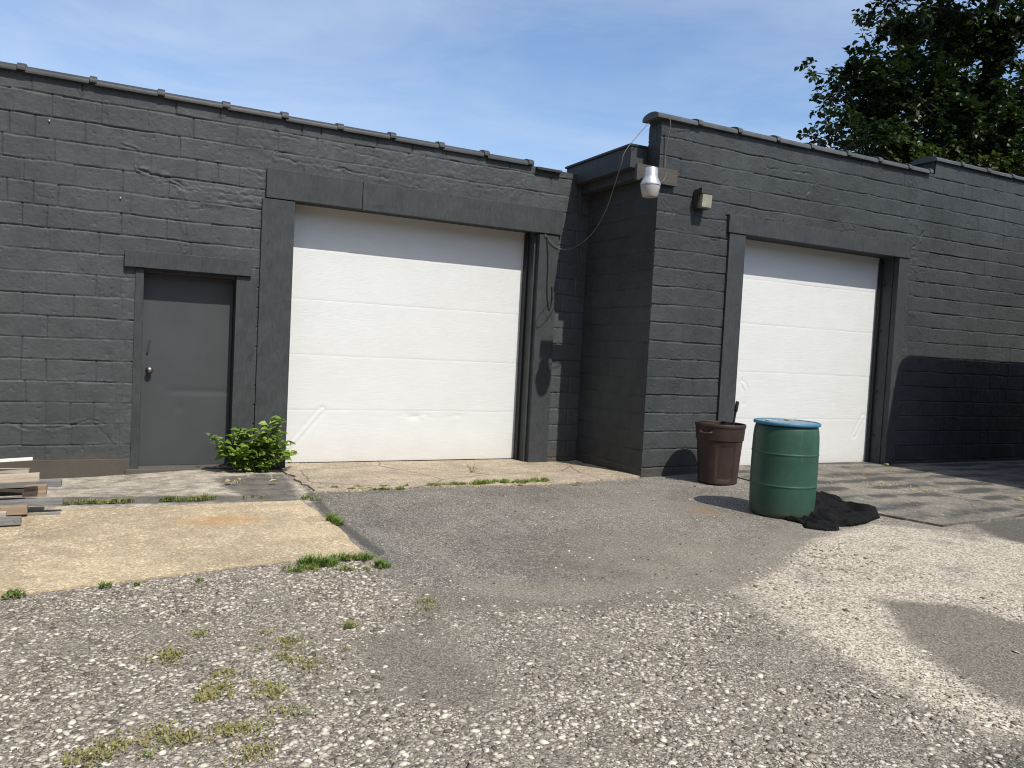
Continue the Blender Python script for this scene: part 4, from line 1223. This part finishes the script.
# end point in the photo, distance, thickness, width (depth), length, slope, colour, label
BD = [((32.6, 459), 6.95, .022, .05, 1.5, 3.0, 'white', 'thin white painted stick lying tilted on top of the scrap pile'),
      ((28.7, 471.5), 7.00, .030, .12, 1.4, -.5, 'pale', 'pale weathered board just beneath the white stick'),
      ((39.3, 477.5), 6.85, .058, .10, 1.6, 1.6, 'pale', 'thick cream board near the top of the scrap pile'),
      ((61, 484), 7.25, .050, .14, 1.7, -.4, 'grey', 'bluish grey board reaching out behind the upper part of the pile'),
      ((46.3, 488.3), 7.00, .040, .12, .15, 1, 'tan', 'short tan offcut wedged above the other offcut in the pile'),
      ((46.0, 494), 6.96, .040, .13, .16, -1, 'tan', 'short tan offcut lying under the other offcut in the pile'),
      ((62.5, 501.8), 6.88, .042, .14, 1.7, .8, 'grey', 'long grey board reaching farthest out of the lower pile'),
      ((27, 510.5), 6.76, .060, .12, 1.2, .3, 'tan', 'square tan beam end low in the scrap pile'),
      ((60, 514), 6.80, .016, .05, 1.4, -.3, 'grey', 'thin grey batten lying on the tan concrete beside the pile'),
      ((5.9, 516.5), 6.55, .055, .09, .8, 0, 'pale', 'pale beam end at the lower left of the pile'),
      ((20.5, 521.3), 6.45, .052, .09, .55, 0, 'grey', 'grey block lying on the tan concrete at the front of the pile'),
      ((30, 492), 7.25, .05, .10, 1.2, 0, 'brown', 'dark brown filler board painting the shade deep inside the scrap pile'),  # added dark fillers where the pile shows only shade
      ((24, 503), 7.2, .06, .10, 1.2, 0, 'brown', 'dark brown filler beam painting the shade under the boards at the back of the pile')]
for (ex, ey), yy, th, wd_, ln, sl_, colr, lab in BD:
    e = on_plane(ex, ey, yy)
    rot = Matrix.Rotation(R(-sl_), 3, 'Y') @ Matrix.Rotation(R(random.uniform(-2.5, 2.5)), 3, 'Z')
    m = MB(); m.box(e.x - ln, e.x, yy, yy + wd_ * .7, e.z - th / 2, e.z + th / 2, .003, rot, (e.x, yy, e.z))
    o = m.build('board', WD[colr]); tag(o, lab, 'board', 'boards in the scrap pile')

# ================================================================== fallen leaves
MAT['dry_leaf'] = m_leaf('dry_leaf', (0.36, 0.27, 0.15), (0.50, 0.42, 0.28), .2, .7)
LF = [((274, 485), .11, 'long pale dry leaf lying on the dark strip right of the side door'), ((264, 471), .08, 'pale curled leaf lying at the foot of the green shrub'),
      ((228, 485), .09, 'pale crumpled leaf left of two on the dark strip before the side door'), ((238, 483), .08, 'small crumpled leaf right of its neighbour on the strip before the side door'),
      ((694, 490), .06, 'cream scrap lying left of the green drum on the asphalt'), ((886, 467), .09, 'dry leaf lying beside the right post of the narrower door'),
      ((866, 478), .10, 'dry leaf lying on the stained apron right of the green drum'), ((578, 487), .09, 'brown dry leaf lying at the seam of the cracked apron'),
      ((1019, 502), .09, 'dry leaf lying at the far right edge of the stained apron'), ((522, 487), .10, 'brown dry leaf in the grass along the apron seam')]
for (px, py), sz, lab in LF:
    c0 = on_ground(px, py); c0.z += .035
    az = random.uniform(0, 6.28)
    me = leaf_mesh('dry_leaf', tuple(map(np.array, ([tuple(c0 - Vector((math.cos(az), math.sin(az), 0)) * sz * .5)], [(math.cos(az), math.sin(az), .05)], [(random.gauss(0, .3), random.gauss(0, .3), 1)], [sz], [sz * .6]))), np.array([random.random()]), .3)
    tag(link('dry_leaf', me, MAT['dry_leaf']), lab, 'leaf', 'dry leaves scattered on the paving')
# specks of leaf litter on the stained apron
MAT['litter'] = MAT['grass']
g = np.random.default_rng(30); C_, D_, N_, L_, W_, S_ = [], [], [], [], [], []
for px, py, sx, sy, n in ((880, 487, 14, 3, 26), (918, 493, 16, 3, 30), (265, 478, 30, 4, 20), (232, 485, 10, 2, 24), (850, 484, 40, 8, 14), (790, 487, 30, 5, 8), (520, 488, 60, 3, 26), (350, 495, 60, 8, 14), (960, 505, 50, 10, 10)):
    for _ in range(n):
        c0 = on_ground(px + g.normal(0, sx * .5), py + g.normal(0, sy * .5)); C_.append((c0.x, c0.y, c0.z + .032))
        az = g.uniform(0, 6.28); D_.append((math.cos(az), math.sin(az), g.uniform(-.1, .2))); N_.append((g.normal(0, .3), g.normal(0, .3), 1))
        L_.append(g.uniform(.015, .04)); W_.append(L_[-1] * .6); S_.append(g.uniform(0, 1))
tag(link('leaf_litter', leaf_mesh('leaf_litter', tuple(map(np.array, (C_, D_, N_, L_, W_))), np.array(S_)), MAT['dry_leaf']), 'crumbs of dry leaf litter scattered over the aprons', None, None, 'stuff')

# ================================================================== unseen wall added beyond the right edge as shadow caster for the facade
t = NT('shadow_caster_blocks'); p = t.pos()
bt = t.n('TexBrick', i_Scale=1.0, i_Mortar_Size=.012, i_Brick_Width=.43, i_Row_Height=.216)
sp = t.n('SeparateXYZ', i_Vector=p).outputs; cb = t.n('CombineXYZ', i_X=t.math('ADD', sp[0], sp[1]), i_Y=sp[2])
t.set(bt.inputs['Vector'], cb.outputs[0])
MAT['caster'] = t.bsdf(t.mix(1.0, (0.10, 0.098, 0.093), t.ramp(t.noise(p, 3, 6, .7), [(.3, .75), (.7, 1.25)]), 'MULTIPLY'), .85, t.bump(t.math('ADD', t.math('MULTIPLY', bt.outputs['Fac'], -1.0), t.math('MULTIPLY', t.noise(p, 40, 4), .5)), .6, .012), .15)
bw = thing('shadow_caster_wall', 'added tall dark shadow boundary wall standing past the right end of the yard', 'wall', (12, 5.3, 0))
m = MB(); bm = m.bm
x0, x1, y0, y1, zt, rr = 10.20, 19.0, 4.95, 5.75, 4.05, .35
prof = [(x0, -.2)] + [(x0 + rr - rr * math.cos(a * math.pi / 16), zt - rr + rr * math.sin(a * math.pi / 16)) for a in range(9)] + [(x1, zt), (x1, -.2)]
fa = [bm.verts.new((x, y0, z)) for x, z in prof]; fb = [bm.verts.new((x, y1, z)) for x, z in prof]
bm.faces.new(fa); bm.faces.new(list(reversed(fb)))
for k in range(len(prof)): bm.faces.new((fa[k], fb[k], fb[(k + 1) % len(prof)], fa[(k + 1) % len(prof)]))
m.build('masonry', MAT['caster'], bw)

# ================================================================== unseen houses added round the yard as blockers to close off the low sky
MAT['brick'] = m_simple('dark_brick', (0.105, 0.060, 0.045), .9, .3, 12, .3, 40, .2)
MAT['glass'] = m_simple('window_glass', (0.02, 0.024, 0.03), .08, .1, 3, .02, 5, .5)


def house(label, x0, x1, y0, y1, h, face):
    t = thing('sky_blocker_house', label, 'house', ((x0 + x1) / 2, (y0 + y1) / 2, 0))
    MB().box(x0, x1, y0, y1, -.3, h).build('wall', MAT['brick'], t)
    MB().box(x0 - .3, x1 + .3, y0 - .3, y1 + .3, h + .002, h + .25, .02).build('roof', MAT['roof'], t)
    for fl in range(int(h // 3)):
        z = 1.1 + 3 * fl
        if face == 'x':
            n = int((y1 - y0) / 2.6)
            for i in range(n):
                yc = y0 + (i + .5) * (y1 - y0) / n
                f = MB().box(x1 - .02, x1 + .05, yc - .55, yc + .55, z, z + 1.5, .01).build('window', MAT['alu'], t)
                MB().box(x1 + .052, x1 + .056, yc - .47, yc + .47, z + .08, z + 1.42).build('pane', MAT['glass'], f)
        else:
            n = int((x1 - x0) / 2.6)
            for i in range(n):
                xc = x0 + (i + .5) * (x1 - x0) / n
                f = MB().box(xc - .55, xc + .55, y1 - .02, y1 + .05, z, z + 1.5, .01).build('window', MAT['alu'], t)
                MB().box(xc - .47, xc + .47, y1 + .052, y1 + .056, z + .08, z + 1.42).build('pane', MAT['glass'], f)


house('added tall dark brick house blocking low sky left of the yard with its windows facing the garages', -17, -8, -7, 10, 11.5, 'x')
house('added long low dark brick house blocking low sky behind the photographer facing the garages', -8, 24, -18, -10, 6.2, 'y')

# ================================================================== light and sky
EL, AZ = math.atan(1.38 / math.hypot(1, .20)), math.atan2(-.20, 1)      # light travels towards +y and a little to -x
ld = Vector((math.sin(AZ) * math.cos(EL), math.cos(AZ) * math.cos(EL), -math.sin(EL)))
sd_ = bpy.data.lights.new('sun', 'SUN'); sd_.energy = 4.8; sd_.angle = R(.53); sd_.color = (1.0, .955, .86)
so = bpy.data.objects.new('sun', sd_); COL.objects.link(so)
so.rotation_euler = ld.to_track_quat('-Z', 'Y').to_euler()
so.location = (0, 0, 30)
w = bpy.data.worlds.new('World'); scene.world = w; w.use_nodes = True
nt = w.node_tree; nt.nodes.clear()
out = nt.nodes.new('ShaderNodeOutputWorld'); bg = nt.nodes.new('ShaderNodeBackground'); sky = nt.nodes.new('ShaderNodeTexSky')
sky.sky_type = 'NISHITA'; sky.sun_disc = False; sky.sun_elevation = EL
back = -ld; sky.sun_rotation = math.atan2(back.x, back.y)
sky.altitude = 200; sky.air_density = 1.0; sky.dust_density = 1.5; sky.ozone_density = 2.2
tc_ = nt.nodes.new('ShaderNodeTexCoord')


def wn(t, **kw):
    n = nt.nodes.new('ShaderNode' + t)
    for k, v in kw.items(): setattr(n, k, v)
    return n


mp = wn('Mapping'); nt.links.new(tc_.outputs['Generated'], mp.inputs[0]); mp.inputs['Scale'].default_value = (1.0, 1.0, 3.4); mp.inputs['Rotation'].default_value = (R(14), R(-8), R(20))
n1_ = wn('TexNoise'); n1_.inputs['Scale'].default_value = 2.6; n1_.inputs['Detail'].default_value = 9; n1_.inputs['Roughness'].default_value = .60; n1_.inputs['Distortion'].default_value = .7
nt.links.new(mp.outputs[0], n1_.inputs['Vector'])
n2_ = wn('TexNoise'); n2_.inputs['Scale'].default_value = 1.9; n2_.inputs['Detail'].default_value = 4
nt.links.new(mp.outputs[0], n2_.inputs['Vector'])
mu = wn('Math', operation='MULTIPLY'); nt.links.new(n1_.outputs[0], mu.inputs[0]); nt.links.new(n2_.outputs[0], mu.inputs[1])
rp = wn('ValToRGB'); rp.color_ramp.elements[0].position = .17; rp.color_ramp.elements[0].color = (0, 0, 0, 1); rp.color_ramp.elements[1].position = .45; rp.color_ramp.elements[1].color = (.46, .46, .46, 1)
nt.links.new(mu.outputs[0], rp.inputs[0])
mx = wn('Mix', data_type='RGBA'); nt.links.new(rp.outputs[0], mx.inputs[0]); tn = wn('Mix', data_type='RGBA', blend_type='MULTIPLY'); tn.inputs[0].default_value = 1; nt.links.new(sky.outputs[0], tn.inputs[6]); tn.inputs[7].default_value = (1.16, 1.21, 1.26, 1); nt.links.new(tn.outputs[2], mx.inputs[6]); mx.inputs[7].default_value = (5.6, 6.1, 6.9, 1)
nt.links.new(mx.outputs[2], bg.inputs[0]); bg.inputs[1].default_value = .15
nt.links.new(bg.outputs[0], out.inputs[0])

scene.view_settings.view_transform = 'Standard'; scene.view_settings.look = 'None'
scene.view_settings.exposure = 0; scene.view_settings.gamma = 1; scene.view_settings.use_curve_mapping = False
scene.cycles.use_denoising = True
scene.cycles.max_bounces = 6
scene.render.filter_size = 1.1; scene.cycles.pixel_filter_type = 'BLACKMAN_HARRIS'; scene.cycles.filter_width = 1.1
